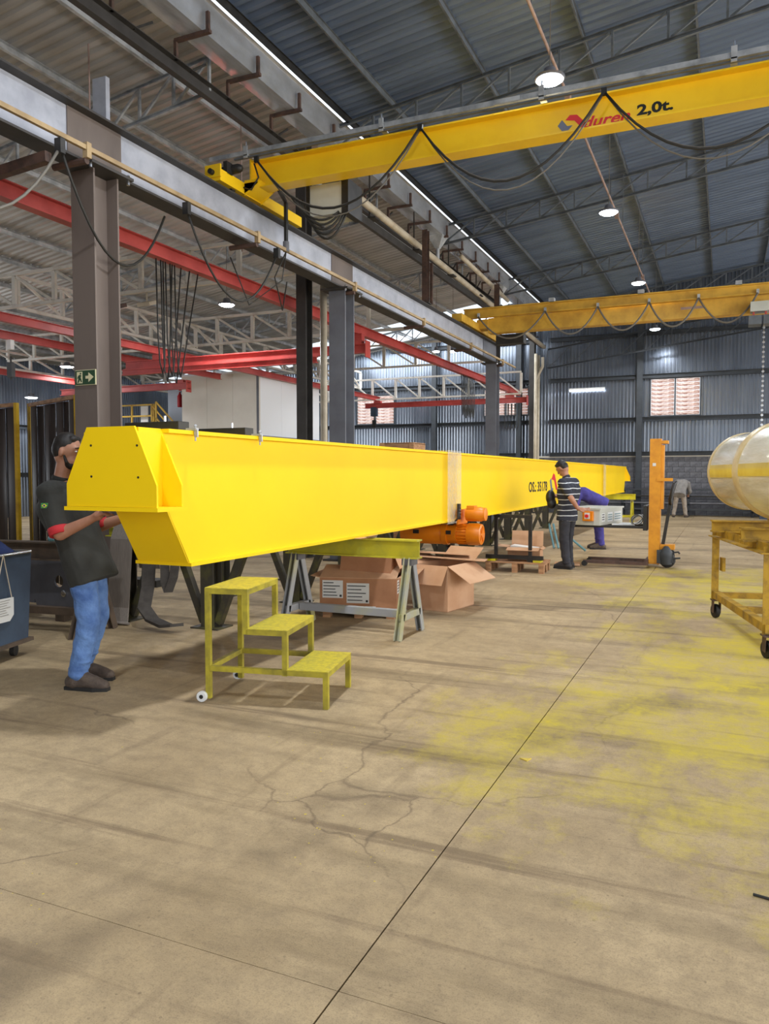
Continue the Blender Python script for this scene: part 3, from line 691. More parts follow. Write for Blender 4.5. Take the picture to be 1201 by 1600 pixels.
lettering('duren', bg, 'lettering', M['logo_orange'], (XR + 0.0005, 16.35, 1.15), (0, 1, 0), 1.9, 0.25, (1, 0, 0), shear=0.3)
# black packing bars clamped across the girder top
for i, (y, lab) in enumerate(((4.1, 'black steel bar clamped across the girder top near its end plate'), (4.86, 'black steel bar clamped across the girder top with a clamp screw on it'))):
    b = thing('packing_bar', lab, 'bar', (-3.42, y, 1.787), group='black bars on the girder')
    MB().b2(-3.7, -3.25, y - 0.05, y + 0.06, 1.788, 1.85).build('bar', M['steel_black'], b, bevel=0.004)
    MB().cyl((-3.4, y, 1.848), (-3.4, y, 1.89), 0.008, n=8).build('screw', M['chrome'], b)
    c = thing('clamp', ['small bright clamp gripping the flange beside the end bracket', 'small bright clamp gripping the flange below the second black bar'][i], 'clamp', (-3.16, y + 0.0, 1.76), group='flange clamps')
    MB().bar((-3.22, y + 0.0, 1.797), (-3.14, y + 0.0, 1.797), 0.03, 0.014).build('jaw', M['truss_galv'], c)
    MB().bar((-3.148, y + 0.0, 1.80), (-3.148, y + 0.0, 1.745), 0.025, 0.012).build('spine', M['truss_galv'], c)
    MB().cyl((-3.155, y + 0.0, 1.72), (-3.155, y + 0.0, 1.815), 0.006, n=8).build('screw', M['truss_galv'], c)
    MB().ball((-3.155, y + 0.0, 1.818), 0.011, 8, 6).build('knob', M['truss_galv'], c)

# ---- A-frame trestles
def trestle(name, label, loc, L, H, mats, rz=0, group=None):
    mt, ml = mats
    t = thing(name, label, 'trestle', loc, rz, group, local=True)
    MB().extr(prof_I(0.13, 0.175, 0.014, 0.01), (-L / 2, 0, H - 0.0875), (L / 2, 0, H - 0.0875)).build('top_beam', mt, t)
    zt = H - 0.175
    for x in (-L / 2 + 0.1, L / 2 - 0.1):
        for s in (-1, 1):
            MB().extr(prof_C(0.07, 0.06, 0.01), (x, s * 0.04, zt), (x, s * 0.285, 0.0), up=(1, 0, 0)).build('leg', ml, t)
        MB().b2(x - 0.05, x + 0.05, -0.075, 0.075, zt - 0.06, zt).build('head_plate', M['plate_grey'], t)
        MB().bar((x, -0.21, 0.2), (x, 0.21, 0.2), 0.06, 0.06).build('cross_brace', ml, t)
    MB().bar((-L / 2 + 0.14, 0, 0.2), (L / 2 - 0.14, 0, 0.2), 0.07, 0.07).build('stretcher', ml, t)
    return t
trestle('steel_trestle', 'yellow and grey A-frame trestle under the near part of the girder', (-3.27, 6.62, 0), 1.4, 0.9, (M['trestle_yellow'], M['trestle_paint']), group='girder trestles')
trestle('steel_trestle', 'bright yellow trestle under the far end of the girder', (-3.25, 25.2, 0), 1.4, 0.9, (M['trestle_far'], M['trestle_far']), group='girder trestles')
trestle('steel_trestle', 'rusty brown A-frame trestle behind the blue bin', (-6.27, 5.4, 0), 1.9, 0.86, (M['brown_trestle'], M['brown_trestle']), rz=6)
# ---- dark welding stands in a row behind the girder
YS = (6.2, 7.85, 9.5, 11.2, 13.0, 14.4, 15.8, 17.5, 19.5, 21.6)
def stand(y, lab):
    t = thing('welding_stand', lab, 'stand', (-5.15, y, 0), group='row of dark stands behind the girder', local=True)
    for px_ in (0.55, -0.52):
        MB().extr(prof_I(0.15, 0.15, 0.014, 0.01), (px_, 0, 0.012), (px_, 0, 0.86), up=(0, 1, 0)).build('post', M['stand_dark'], t)
        MB().b2(px_ - 0.16, px_ + 0.16, -0.13, 0.13, 0, 0.014).build('base_plate', M['stand_dark'], t)
        for s in ((-1, 1) if px_ > 0 else (1,)): MB().bar((px_ + s * 0.085, 0, 0.05), (px_ + s * 0.42, 0, 0.84), 0.07, 0.07, up=(0, 1, 0)).build('brace', M['stand_dark'], t)
    MB().extr(prof_I(0.12, 0.1, 0.012, 0.01), (-0.74, 0, 0.91), (1.0, 0, 0.91)).build('top_beam', M['trestle_yellow'], t)
    return t
st0 = stand(YS[0], 'dark yellow-topped welding stand with grey straps hanging from it')
for i, y in enumerate(YS[1:]):
    dup(st0, (-5.15, y, 0), label='%s dark welding stand behind the girder, counted from the strap-hung one' % ['second', 'third', 'fourth', 'fifth', 'sixth', 'seventh', 'eighth', 'ninth', 'tenth'][i])

# ---- rolling step stool
s = thing('step_stool', 'worn yellow three-tread rolling step stool with checker plate', 'step stool', (-3.12, 4.13, 0), 11, local=True)
W, hs = 0.56, (0.76, 0.5, 0.245)
tx = ((0.0, 0.30), (0.29, 0.57), (0.565, 0.845))
for (a, b), h in zip(tx, hs):
    MB().b2(a + 0.002, b, 0.0, W, h - 0.006, h).build('tread', M['checker_plate'], s)
    for yy in (0.0, W): MB().bar((a, yy + (0.017 if yy == 0 else -0.017), h - 0.024), (b, yy + (0.017 if yy == 0 else -0.017), h - 0.024), 0.034, 0.034).build('tread_rail', M['step_yellow'], s)
    MB().bar((b - 0.017, 0.034, h - 0.024), (b - 0.017, W - 0.034, h - 0.024), 0.034, 0.034).build('nosing', M['step_yellow'], s)
for yy in (0.017, W - 0.017):
    for x, z0, z1 in ((0.017, 0.02, 0.72), (0.283, 0.46, 0.72), (0.553, 0.2, 0.46), (0.828, 0.0, 0.205)):
        MB().bar((x, yy, z0), (x, yy, z1), 0.034, 0.034).build('leg', M['step_yellow'], s)
    MB().bar((0.03, yy, 0.222), (0.57, yy, 0.222), 0.034, 0.034).build('lower_rail', M['step_yellow'], s)
    w = MB().lathe([(0.012, -0.014), (0.034, -0.014), (0.036, -0.008), (0.036, 0.008), (0.034, 0.014), (0.012, 0.014)], (-0.02, yy + (-0.028 if yy < 0.1 else 0.028), 0.036), (0, 1, 0), 16).build('wheel', M['white_plastic'], s)
    MB().cyl((-0.02, yy + (-0.045 if yy < 0.1 else 0.045), 0.036), (-0.02, yy, 0.036), 0.014, n=10).build('axle', M['steel_black'], w)
MB().bar((0.017, 0.03, 0.222), (0.017, W - 0.03, 0.222), 0.034, 0.034).build('lower_rail', M['step_yellow'], s)
MB().bar((0.017, 0.03, 0.736), (0.017, W - 0.03, 0.736), 0.034, 0.034).build('back_rail', M['step_yellow'], s)

# ---- electric hoist hung from the girder
h = thing('electric_hoist', 'orange electric hoist hanging below the girder flange', 'hoist', (-3.3, 9.65, 0.55))
hy, hz = 9.65, 0.725
MB().lathe([(0.135, -3.98), (0.145, -3.96), (0.145, -3.42), (0.135, -3.40)], (0, hy, hz), (1, 0, 0), 24).build('drum_housing', M['hoist_orange'], h, auto=35)
MB().lathe([(0.12, -3.40), (0.15, -3.40), (0.15, -3.33), (0.13, -3.33), (0.13, -3.2), (0.1, -3.2)], (0, hy, hz), (1, 0, 0), 24).build('gear_housing', M['hoist_orange'], h, auto=35)
mo = MB().lathe([(0.1, -3.2), (0.115, -3.2), (0.115, -3.06), (0.1, -3.06)], (0, hy, hz), (1, 0, 0), 24).build('motor', M['hoist_orange'], h, auto=35)
for k in range(20):
    a = 2 * math.pi * k / 20; MB().bar((-3.2, hy + 0.125 * math.cos(a), hz + 0.125 * math.sin(a)), (-3.06, hy + 0.125 * math.cos(a), hz + 0.125 * math.sin(a)), 0.024, 0.006, up=(0, math.sin(a), -math.cos(a) if abs(math.cos(a)) > 1e-3 else 1e-3)).build('fin', M['hoist_orange'], mo)
fc = MB().lathe([(0.14, -3.06), (0.145, -3.05), (0.145, -2.93), (0.138, -2.9), (0.135, -2.88), (0.112, -2.872), (0.10, -2.885), (0.03, -2.885), (0.02, -2.875), (1e-4, -2.875)], (0, hy, hz), (1, 0, 0), 28).build('fan_cover', M['hoist_orange'], h, auto=35)
for k in range(6):
    a = math.pi / 3 * k; MB().bar((-2.878, hy + 0.02 * math.cos(a), hz + 0.02 * math.sin(a)), (-2.878, hy + 0.11 * math.cos(a), hz + 0.11 * math.sin(a)), 0.012, 0.012).build('grille_bar', M['hoist_orange'], fc)
MB().b2(-3.78, -3.70, hy - 0.16, hy - 0.145, hz - 0.0, hz + 0.05).build('badge', M['steel_black'], h)
MB().b2(-3.32, -3.26, hy - 0.155, hy - 0.13, hz + 0.0, hz + 0.05).build('cover_plate', M['steel_black'], h)
MB().lathe([(0.03, 0), (0.085, 0), (0.095, 0.02), (0.095, 0.2), (0.085, 0.22), (0.085, 0.26), (0.02, 0.27)], (-3.08, hy - 0.02, 0.99), (1, 0, 0), 20).build('travel_motor', M['hoist_orange'], h, auto=35)
MB().b2(-3.06, -2.96, hy - 0.09, hy + 0.05, 1.06, 1.1).build('terminal_box', M['hoist_orange'], h)
for sx in (-3.15, -3.7):
    MB().b2(sx - 0.01, sx + 0.01, hy - 0.2, hy + 0.2, 0.86, 1.05).build('trolley_plate', M['steel_black'] if sx < -3.3 else M['hoist_orange'], h)
    for dy in (-0.12, 0.12): MB().lathe([(0.02, 0), (0.05, 0), (0.055, 0.02), (0.02, 0.025)], (sx - 0.02 if sx > -3.3 else sx, hy + dy, 0.955), (1, 0, 0), 14).build('trolley_wheel', M['steel_black'], h)
MB().b2(-3.135, -3.1, hy - 0.26, hy - 0.2, 0.93, 1.13).build('limit_switch', M['steel_black'], h)
for k in range(4): MB().cyl((-3.1, hy - 0.23, 0.97 + k * 0.04), (-3.09, hy - 0.23, 0.97 + k * 0.04), 0.009, n=8).build('screw', M['chrome'], h)
MB().b2(-3.6, -3.25, hy - 0.06, hy + 0.06, 0.83, 0.88).build('suspension_bar', M['steel_black'], h)
MB().tube([(-3.12, hy - 0.22, 1.08), (-3.1, hy - 0.3, 0.95), (-3.2, hy - 0.24, 0.87), (-3.3, hy - 0.1, 0.86)], 0.011, 8).build('cable', M['cable'], h, smooth=True)
for k in range(5): MB().lathe([(0.01, -0.004), (0.018, -0.004), (0.018, 0.004), (0.01, 0.004)], (-3.3, hy - 0.03, 0.56 - k * 0.03), (1, 0, 0) if k % 2 else (0, 1, 0), 10).build('chain_link', M['chrome'], h)
MB().lathe([(0.02, 0.41), (0.07, 0.42), (0.08, 0.46), (0.06, 0.55), (0.03, 0.58)], (-3.3, hy, 0), (0, 0, 1), 14).build('hook_block', M['steel_black'], h)
MB().tube([(-3.3, hy, 0.42), (-3.3, hy + 0.02, 0.37), (-3.25, hy + 0.02, 0.33), (-3.22, hy + 0.02, 0.37)], 0.014, 8).build('hook', M['steel_black'], h)

# ---- cardboard boxes
def carton(label, loc, rz, sx, sy, sz, open_=True, flaps=(), mat='card', tilt=(0, 0), group='cardboard cartons'):
    t = thing('cardboard_box', label, 'box', loc, rz, group, local=True); t.rotation_euler = (R(tilt[0]), R(tilt[1]), R(rz))
    w = 0.008
    for nm, a in (('side_panel', (-sx / 2, sx / 2, -sy / 2, -sy / 2 + w, 0, sz)), ('side_panel', (-sx / 2, sx / 2, sy / 2 - w, sy / 2, 0, sz)),
                  ('side_panel', (-sx / 2, -sx / 2 + w, -sy / 2 + w, sy / 2 - w, 0, sz)), ('side_panel', (sx / 2 - w, sx / 2, -sy / 2 + w, sy / 2 - w, 0, sz)),
                  ('bottom_panel', (-sx / 2, sx / 2, -sy / 2, sy / 2, 0, w))):
        MB().b2(*a).build(nm, M[mat], t)
    for sd, ang, ln in flaps:
        a = R(ang); c, sn = math.cos(a), math.sin(a)
        if sd == '+x': q = [(sx / 2, -sy / 2, sz), (sx / 2, sy / 2, sz), (sx / 2 + ln * c, sy / 2, sz + ln * sn), (sx / 2 + ln * c, -sy / 2, sz + ln * sn)]
        if sd == '-x': q = [(-sx / 2, -sy / 2, sz), (-sx / 2, sy / 2, sz), (-sx / 2 - ln * c, sy / 2, sz + ln * sn), (-sx / 2 - ln * c, -sy / 2, sz + ln * sn)]
        if sd == '-y': q = [(-sx / 2, -sy / 2, sz), (sx / 2, -sy / 2, sz), (sx / 2, -sy / 2 - ln * c, sz + ln * sn), (-sx / 2, -sy / 2 - ln * c, sz + ln * sn)]
        if sd == '+y': q = [(-sx / 2, sy / 2, sz), (sx / 2, sy / 2, sz), (sx / 2, sy / 2 + ln * c, sz + ln * sn), (-sx / 2, sy / 2 + ln * c, sz + ln * sn)]
        MB().poly(q, (0, 0, 0.006)).build('flap', M['card_light'], t)
    return t
b1 = carton('large cardboard box with two white shipping labels under the trestle', (-3.56, 7.5, 0.08), 14, 0.82, 0.62, 0.34, flaps=(('+x', 12, 0.22), ('-y', 160, 0.3), ('+y', 165, 0.3), ('-x', 10, 0.1)))
def label_sheet(parent, x0, x1, z0, z1, y, rows=5):
    l = MB().b2(x0, x1, y - 0.002, y, z0, z1).build('shipping_label', M['paper'], parent)
    n = rows
    for k in range(n):
        zz = z1 - (k + 0.8) * (z1 - z0) / (n + 0.6); ln = random.uniform(0.45, 0.85) * (x1 - x0)
        MB().b2(x0 + 0.01, x0 + 0.01 + ln, y - 0.004, y - 0.002, zz - 0.004, zz + 0.005).build('print_line', M['ink'], l)
    MB().b2(x1 - 0.035, x1 - 0.012, y - 0.004, y - 0.002, z0 + 0.012, z0 + 0.035).build('print_mark', M['ink'], l)
label_sheet(b1, -0.38, -0.16, 0.13, 0.315, -0.31); label_sheet(b1, -0.12, 0.12, 0.08, 0.29, -0.31); label_sheet(b1, 0.08, 0.19, 0.0, 0.05, -0.31, 2)
lb = MB().b2(0.41, 0.412, -0.27, -0.15, 0.18, 0.32).build('shipping_label', M['paper'], b1)
for k in range(4): MB().b2(0.412, 0.414, -0.26, -0.17, 0.2 + k * 0.03, 0.208 + k * 0.03).build('print_line', M['ink'], lb)
carton('closed smaller cardboard box tilted on top of the labelled one', (-3.5, 7.55, 0.455), 8, 0.56, 0.42, 0.27, flaps=(('+x', -62, 0.2), ('-y', 180, 0.21), ('+y', 180, 0.21)), tilt=(0, 5))
carton('tall open cardboard box with spread flaps below the hoist', (-2.9, 8.24, 0), -10, 0.44, 0.62, 0.5, flaps=(('+x', -32, 0.32), ('-y', -55, 0.24), ('-x', 20, 0.25), ('+y', 30, 0.28)), mat='card_light')
for i, (x, y, z, sx, sy, rz, lab) in enumerate(((-3.05, 8.6, 0.575, 0.62, 0.4, 20, 'upper flat sheet of cardboard lying across the tall open box'), (-2.98, 8.5, 0.535, 0.95, 0.5, 12, 'lower flat sheet of cardboard lying across the tall open box'))):
    o_ = MB().box((x, y, z), (sx, sy, 0.012), Euler((R(-4), R(3), R(rz))).to_matrix()).build('cardboard_sheet', M['card_light']); tag(o_, lab, 'cardboard', 'cardboard sheets')
def pallet(label, loc, rz, L, D, H=0.13, n=5):
    t = thing('wooden_pallet', label, 'pallet', loc, rz, 'wooden pallets', local=True)
    for k in range(n):
        y = -D / 2 + 0.05 + k * (D - 0.1) / (n - 1); MB().b2(-L / 2, L / 2, y - 0.045, y + 0.045, H - 0.02, H).build('deck_board', M['wood'], t)
    for x in (-L / 2 + 0.05, 0, L / 2 - 0.05):
        MB().b2(x - 0.04, x + 0.04, -D / 2, D / 2, H - 0.04, H - 0.02).build('bearer', M['wood'], t)
        for y in (-D / 2 + 0.05, 0, D / 2 - 0.05): MB().b2(x - 0.04, x + 0.04, y - 0.05, y + 0.05, 0, H - 0.04).build('pallet_foot', M['wood'], t)
    return t
pallet('low wooden pallet under the labelled cardboard box', (-3.56, 7.5, 0), 14, 0.78, 0.6, 0.08)
pallet('wooden pallet carrying the black steel frame', (-2.95, 11.87, 0), 3, 0.92, 0.6, 0.16)
# black frame standing on the pallet
f = thing('square_tube_stand', 'black square-tube steel frame standing upright on the pallet', 'frame', (-2.98, 11.7, 0.16))
for a, b in (((-3.26, 11.7, 0.26), (-3.26, 11.7, 0.84)), ((-2.72, 11.7, 0.20), (-2.72, 11.7, 0.84)), ((-3.285, 11.7, 0.86), (-2.695, 11.7, 0.86))): MB().bar(a, b, 0.05, 0.05).build('tube', M['steel_black'], f)
MB().bar((-3.42, 11.7, 0.225), (-2.52, 11.7, 0.225), 0.06, 0.06).build('base_tube', M['steel_black'], f)
MB().b2(-2.76, -2.68, 11.66, 11.67, 0.165, 0.24).build('foot_plate', M['steel_black'], f)
for x in (-3.32, -2.6): MB().b2(x - 0.06, x + 0.06, 11.62, 11.78, 0.161, 0.19).build('yellow_pad', M['trestle_far'], f)
carton('open cardboard box with white packing on the wooden pallet', (-2.86, 11.98, 0.165), 4, 0.5, 0.34, 0.2, flaps=(('-x', 5, 0.2), ('-y', -12, 0.16), ('+y', 80, 0.24), ('+x', -30, 0.05)), mat='card_light')
pk = MB().box((-2.86, 11.98, 0.35), (0.42, 0.28, 0.05), Matrix.Rotation(R(5), 3, 'Y')).build('packing_foam', M['white_plastic']); tag(pk, 'white packing sheet inside the open cardboard box', 'packing')
ob_ = MB().poly([(-2.55, 12.7, 0.01), (-2.15, 12.8, 0.01), (-2.2, 13.1, 0.01), (-2.6, 13.0, 0.01)], (0, 0, 0.03)).build('cardboard_sheet', M['card_light']); tag(ob_, 'flat cardboard offcut on the floor beside the pallet', 'cardboard')
pp = thing('wrapping_sheet', 'crumpled cardboard liner tucked between trestle and girder', 'cardboard', (-3.35, 6.6, 0.9))
MB().poly([(-3.6, 6.53, 0.9), (-3.12, 6.5, 0.903), (-3.08, 6.58, 0.903), (-3.12, 6.72, 0.9), (-3.6, 6.72, 0.9)], (0, 0, -0.004)).build('sheet', M['card_light'], pp)
MB().ribbon([(-3.12, 6.6, 0.9), (-3.06, 6.59, 0.912), (-3.02, 6.57, 0.93)], (0, 0.1, 0), 0.004).build('curled_edge', M['card_light'], pp)

# ---- overhead crane with festoon cable (in use, near)
def sag(p0, p1, drop, n=14):
    p0 = Vector(p0); p1 = Vector(p1)
    return [p0.lerp(p1, k / n) - V(0, 0, drop * (1 - (2 * k / n - 1) ** 2)) for k in range(n + 1)]
c = thing('overhead_crane', 'yellow overhead travelling crane with black festoon cables, lettered 2,0t.', 'crane', (0, 9.2, 5.29))
y = 9.2
gd = MB().extr(prof_I(0.24, 0.37, 0.02, 0.014), (-6.0, y, 5.6), (9.6, y, 5.6)).build('girder', M['crane_yellow'], c)
MB().b2(-6.02, -6.0, y - 0.13, y + 0.0, 5.40, 5.80).build('girder_end_plate', M['crane_yellow'], c)
et = MB().b2(-6.26, -6.06, 8.45, 10.55, 5.32, 5.47).build('end_truck', M['crane_yellow'], c)
for yy in (8.8, 10.2): MB().cyl((-6.22, yy, 5.345), (-6.1, yy, 5.345), 0.055, n=16).build('truck_wheel', M['steel_black'], c)
MB().cyl((-6.16, 8.45, 5.42), (-6.16, 8.36, 5.42), 0.035, n=12).build('buffer', M['steel_black'], c)
MB().b2(-6.28, -6.04, 8.42, 8.45, 5.36, 5.52).build('truck_end_plate', M['crane_yellow'], c)
MB().poly([(-6.06, 9.0, 5.5), (-5.85, 9.0, 5.5), (-5.85, 9.0, 5.43), (-6.06, 9.0, 5.33)], (0, 0.4, 0)).build('girder_seat', M['crane_yellow'], c)
for yy in (9.0, 9.4): MB().poly([(-6.06, yy, 5.46), (-5.82, yy, 5.46), (-6.06, yy, 5.30)], (0, 0.012, 0)).build('seat_gusset', M['crane_yellow'], c)
MB().lathe([(0.03, 0), (0.06, 0), (0.06, 0.2), (0.045, 0.24), (0.02, 0.26)], (-6.18, 8.75, 5.56), (1, 0, 0), 16).build('travel_motor', M['steel_black'], c, auto=35)
MB().lathe([(0.05, 0), (0.055, 0.02), (0.055, 0.1), (0.03, 0.12)], (-6.3, 8.75, 5.56), (1, 0, 0), 14).build('gearbox', M['steel_black'], c, auto=35)
MB().b2(-6.12, -6.06, 8.60, 8.72, 5.46, 5.62).build('limit_switch', M['steel_black'], c)
tr_y = 8.98
rl = MB().b2(-6.6, 9.4, tr_y - 0.03, tr_y + 0.03, 5.815, 5.875).build('festoon_rail', M['truss_galv'], c)
MB().b2(-6.2, 9.4, tr_y - 0.018, tr_y + 0.018, 5.78, 5.80).build('lower_rail', M['truss_grey'], c)
for x in (-6.0, -4.0, -2.0, 0.0, 2.0):
    b = MB().b2(x - 0.035, x + 0.035, tr_y - 0.045, y - 0.1, 5.80, 5.815).build('rail_bracket', M['purlin_galv'], c)
    MB().b2(x - 0.03, x + 0.03, tr_y - 0.045, tr_y - 0.032, 5.77, 5.93).build('bracket_strap', M['purlin_galv'], b)
    MB().cyl((x, tr_y - 0.02, 5.87), (x, tr_y - 0.02, 5.99), 0.01, n=6).build('hanger_bolt', M['chrome'], b)
MB().b2(-2.55, -2.25, tr_y - 0.04, tr_y - 0.032, 5.82, 5.87).build('rail_joint', M['purlin_galv'], c)
hx = (-5.85, -3.49, -1.31, 1.0, 3.2)
for i, x in enumerate(hx):
    tb = MB().b2(x - 0.03, x + 0.03, tr_y - 0.02, tr_y + 0.02, 5.70, 5.78).build('cable_trolley', M['steel_black'], c)
    if i + 1 < len(hx):
        for q, (dr, r) in enumerate(((0.78, 0.014), (0.74, 0.012), (0.82, 0.009))):
            pts = sag((x + 0.02, tr_y - 0.02 + q * 0.02, 5.71), (hx[i + 1] - 0.02, tr_y - 0.02 + q * 0.02, 5.71), dr * (1.0 + 0.03 * q))
            MB().tube(pts, r, 7).build('festoon_cable', M['cable'] if q < 1 else M['cable_grey'], c, smooth=True)
cb = MB().b2(-5.35, -4.85, 9.55, 9.95, 5.08, 5.5).build('control_cabinet', M['enclosure'], c)
MB().b2(-4.85, -4.75, 9.53, 9.97, 5.06, 5.52).build('cabinet_side', M['steel_black'], cb)
MB().b2(-5.4, -5.35, 9.53, 9.97, 5.06, 5.52).build('cabinet_side', M['steel_black'], cb)
for k in range(5): MB().tube(sag((-5.5 + k * 0.02, 9.3 + 0.04 * k, 5.3), (-4.9 + 0.02 * k, 9.55 + 0.02 * k, 5.1), 0.2 + 0.06 * k), 0.016, 7).build('coiled_cable', M['cable'], c, smooth=True)
MB().bar((-5.86, 9.75, 4.82), (-5.86, 9.75, 5.42), 0.04, 0.05).build('collector_arm', M['steel_black'], c)
MB().cyl((-5.86, 9.75, 4.72), (-5.86, 9.75, 4.86), 0.045, n=12).build('collector_head', M['primer_grey'], c)
MB().bar((-5.86, 9.75, 5.42), (-5.7, 9.3, 5.42), 0.04, 0.04).build('collector_bracket', M['steel_black'], c)
for q in range(2): MB().tube([(-5.86, 9.75, 4.72), (-5.9, 9.7 - 0.2 * q, 4.3), (-6.2, 9.3 + 0.9 * q, 3.9 + 0.1 * q), (-6.3, 9.0 + 1.5 * q, 4.5)], 0.01, 6).build('loose_wire', M['cable'], c, smooth=True)
MB().tube([(-5.9, 9.0, 5.7), (-5.82, 8.98, 5.5), (-5.95, 9.0, 5.36), (-6.06, 8.98, 5.4)], 0.012, 6).build('loose_wire', M['cable'], c, smooth=True)
fy = y - 0.008
lettering('duren', c, 'lettering', M['logo_red'], (-1.57, fy, 5.47), (1, 0, 0), 0.52, 0.125, (0, -1, 0), shear=0.3)
lettering('2,0t.', c, 'lettering', M['logo_black'], (-0.98, fy, 5.485), (1, 0, 0), 0.38, 0.14, (0, -1, 0), bold=0.035)
o = (-1.86, fy, 5.45)
plan([(0, 0.10), (0.05, 0.16), (0.11, 0.08), (0.17, 0.08), (0.11, 0.02), (0.06, 0.02)], o, (1, 0, 0), (0, -1, 0), c, 'logo_mark', M['logo_blue'])
plan([(0.09, 0.15), (0.14, 0.20), (0.22, 0.19), (0.34, 0.06), (0.28, 0.03), (0.19, 0.13)], o, (1, 0, 0), (0, -1, 0), c, 'logo_mark', M['logo_red'])

# ---- second overhead crane, farther away
c = thing('overhead_crane', 'faded ochre overhead crane with pale festoon cables near the back wall', 'crane', (0, 20, 5.29))
MB().b2(-5.8, 9.6, 19.9, 20.2, 5.24, 5.63).build('girder', M['crane_ochre'], c)
MB().extr(prof_I(0.16, 0.25, 0.03, 0.02), (-6.42, 19.78, 5.75), (9.6, 19.78, 5.75)).build('upper_beam', M['crane_ochre'], c)
MB().b2(-6.3, -6.04, 18.4, 21.7, 5.31, 5.5).build('end_truck', M['crane_ochre'], c)
for yy in (18.8, 21.3): MB().cyl((-6.22, yy, 5.35), (-6.1, yy, 5.35), 0.06, n=14).build('truck_wheel', M['steel_black'], c)
MB().b2(-6.1, -5.8, 19.85, 20.25, 5.36, 5.6).build('girder_seat', M['crane_ochre'], c)
MB().b2(-5.7, -4.95, 20.3, 20.6, 5.0, 5.25).build('control_cabinet', M['steel_black'], c)
hx = (-6.0, -4.25, -2.95, -1.75, -0.65, 0.6)
for i, x in enumerate(hx):
    MB().b2(x - 0.03, x + 0.03, 19.66, 19.72, 5.63, 5.73).build('cable_trolley', M['purlin_galv'], c)
    if i + 1 < len(hx): MB().tube(sag((x, 19.66, 5.64), (hx[i + 1], 19.66, 5.64), 0.62), 0.022, 7).build('festoon_cable', M['cable_grey'], c, smooth=True)
for x in (-4.1, -1.95, 0.2): MB().b2(x - 0.07, x + 0.07, 19.7, 19.86, 5.86, 5.97).build('rail_clip', M['purlin_galv'], c)
MB().b2(-1.05, -0.55, 19.893, 19.9, 5.44, 5.5).build('faded_plate', M['conduit_pink'], c)
hb = MB().b2(0.45, 0.98, 19.5, 19.85, 5.2, 5.42).build('hoist_trolley', M['enclosure'], c)
for x in (0.42, 0.72): MB().b2(x, x + 0.26, 19.45, 19.85, 4.9, 5.1).build('counterweight', M['truss_grey'], c)
for x in (0.5, 0.75): MB().b2(x, x + 0.04, 19.6, 19.7, 5.08, 5.22).build('hanger', M['red_paint'], c)
lk = MB().lathe([(0.018, -0.006), (0.03, -0.006), (0.03, 0.006), (0.018, 0.006)], (0, 0, 0), (1, 0, 0), 8).mesh('chain_link', M['chrome'])
for k in range(44): link_mesh(lk, 'chain_link', c, (0.74, 19.65, 4.9 - k * 0.055), (0, 0, R(90) * (k % 2)))

# ---- high-bay lamps on hanger wires
def lamp(label, x, y, z, ztop, power, r=0.19, group='high-bay lamps'):
    l = thing('high_bay_lamp', label, 'lamp', (x, y, z), group=group)
    MB().lathe([(r * 0.35, 0.14), (r * 0.4, 0.12), (r * 0.5, 0.05), (r, 0.03), (r, 0.0), (r * 0.92, -0.002)], (x, y, z), (0, 0, 1), 24).build('housing', M['primer_grey'], l, auto=35)
    MB().lathe([(r * 0.9, -0.004), (r * 0.7, -0.03), (1e-4, -0.04)], (x, y, z), (0, 0, 1), 24).build('lens', M['lamp_glow'], l, smooth=True)
    MB().cyl((x, y, z + 0.13), (x, y, ztop), 0.006, n=6).build('hanger_wire', M['cable_grey'], l)
    li = bpy.data.lights.new('lamp_light', 'SPOT'); li.energy = power; li.spot_size = R(174); li.spot_blend = 0.6; li.shadow_soft_size = 0.18; li.color = (0.92, 0.96, 1.0)
    lo = bpy.data.objects.new('lamp_light', li); COL.objects.link(lo); lo.parent = l; lo.location = (0, 0, -0.07)
for lab, y, x in (('high-bay lamp above the near floor, before the lettered crane', 4.7, -2.13), ('high-bay lamp at the camera end of the row', -0.7, -2.13), ('glaring high-bay lamp hanging just beyond the lettered crane', 10.0, -2.13), ('second high-bay lamp in the row under the main roof', 15.4, -2.13), ('third high-bay lamp in the row above the ochre crane', 21.3, -2.17), ('fourth high-bay lamp seen below the ochre crane', 28.2, -2.3)):
    lamp(lab, x, y, 6.5, zr(x) + 0.10, 850 if y < 2 else 850 if y < 8 else 620)
lamp('oval glowing lamp below the white girder of the side bay', -10.4, 14.7, 5.35, zl(-10.4) + 0.1, 620)
lamp('glowing lamp beside the exit sign column in the side bay', -19.0, 18.3, 4.9, zl(-19.0) + 0.1, 320, r=0.22)
lamp('low glowing lamp above the welding curtain', -21.8, 19.4, 4.15, zl(-21.8) + 0.1, 260, r=0.22)
lamp('twin lamp beside the hanging cables, outer one', -8.25, 24.2, 5.55, zl(-8.25) + 0.1, 240, r=0.13)
lamp('twin lamp beside the hanging cables, inner one', -8.75, 24.0, 5.55, zl(-8.75) + 0.1, 240, r=0.13)
cd = thing('lighting_conduit', 'thin pinkish conduit running the length of the main roof', 'conduit', (-2.28, 10, 7.2))
MB().tube([(-2.28, -8, 7.2), (-2.28, 30.6, 7.2)], 0.022, 8).build('conduit', M['conduit_pink'], cd)
for y in (12, 17.75, 23.5): MB().b2(-2.32, -2.24, y - 0.06, y + 0.06, 7.12, 7.24).build('junction_box', M['conduit_pink'], cd)
for k in range(6): MB().cyl((-2.28, 5 + 4.6 * k, 7.2), (-2.28, 5 + 4.6 * k, zr(-2.28) + 0.02), 0.008, n=6).build('hanger', M['truss_grey'], cd)
tl = thing('tube_lamp', 'glowing white tube lamp fixed to the ribbed back wall', 'lamp', (-4.95, YB - 0.3, 4.8))
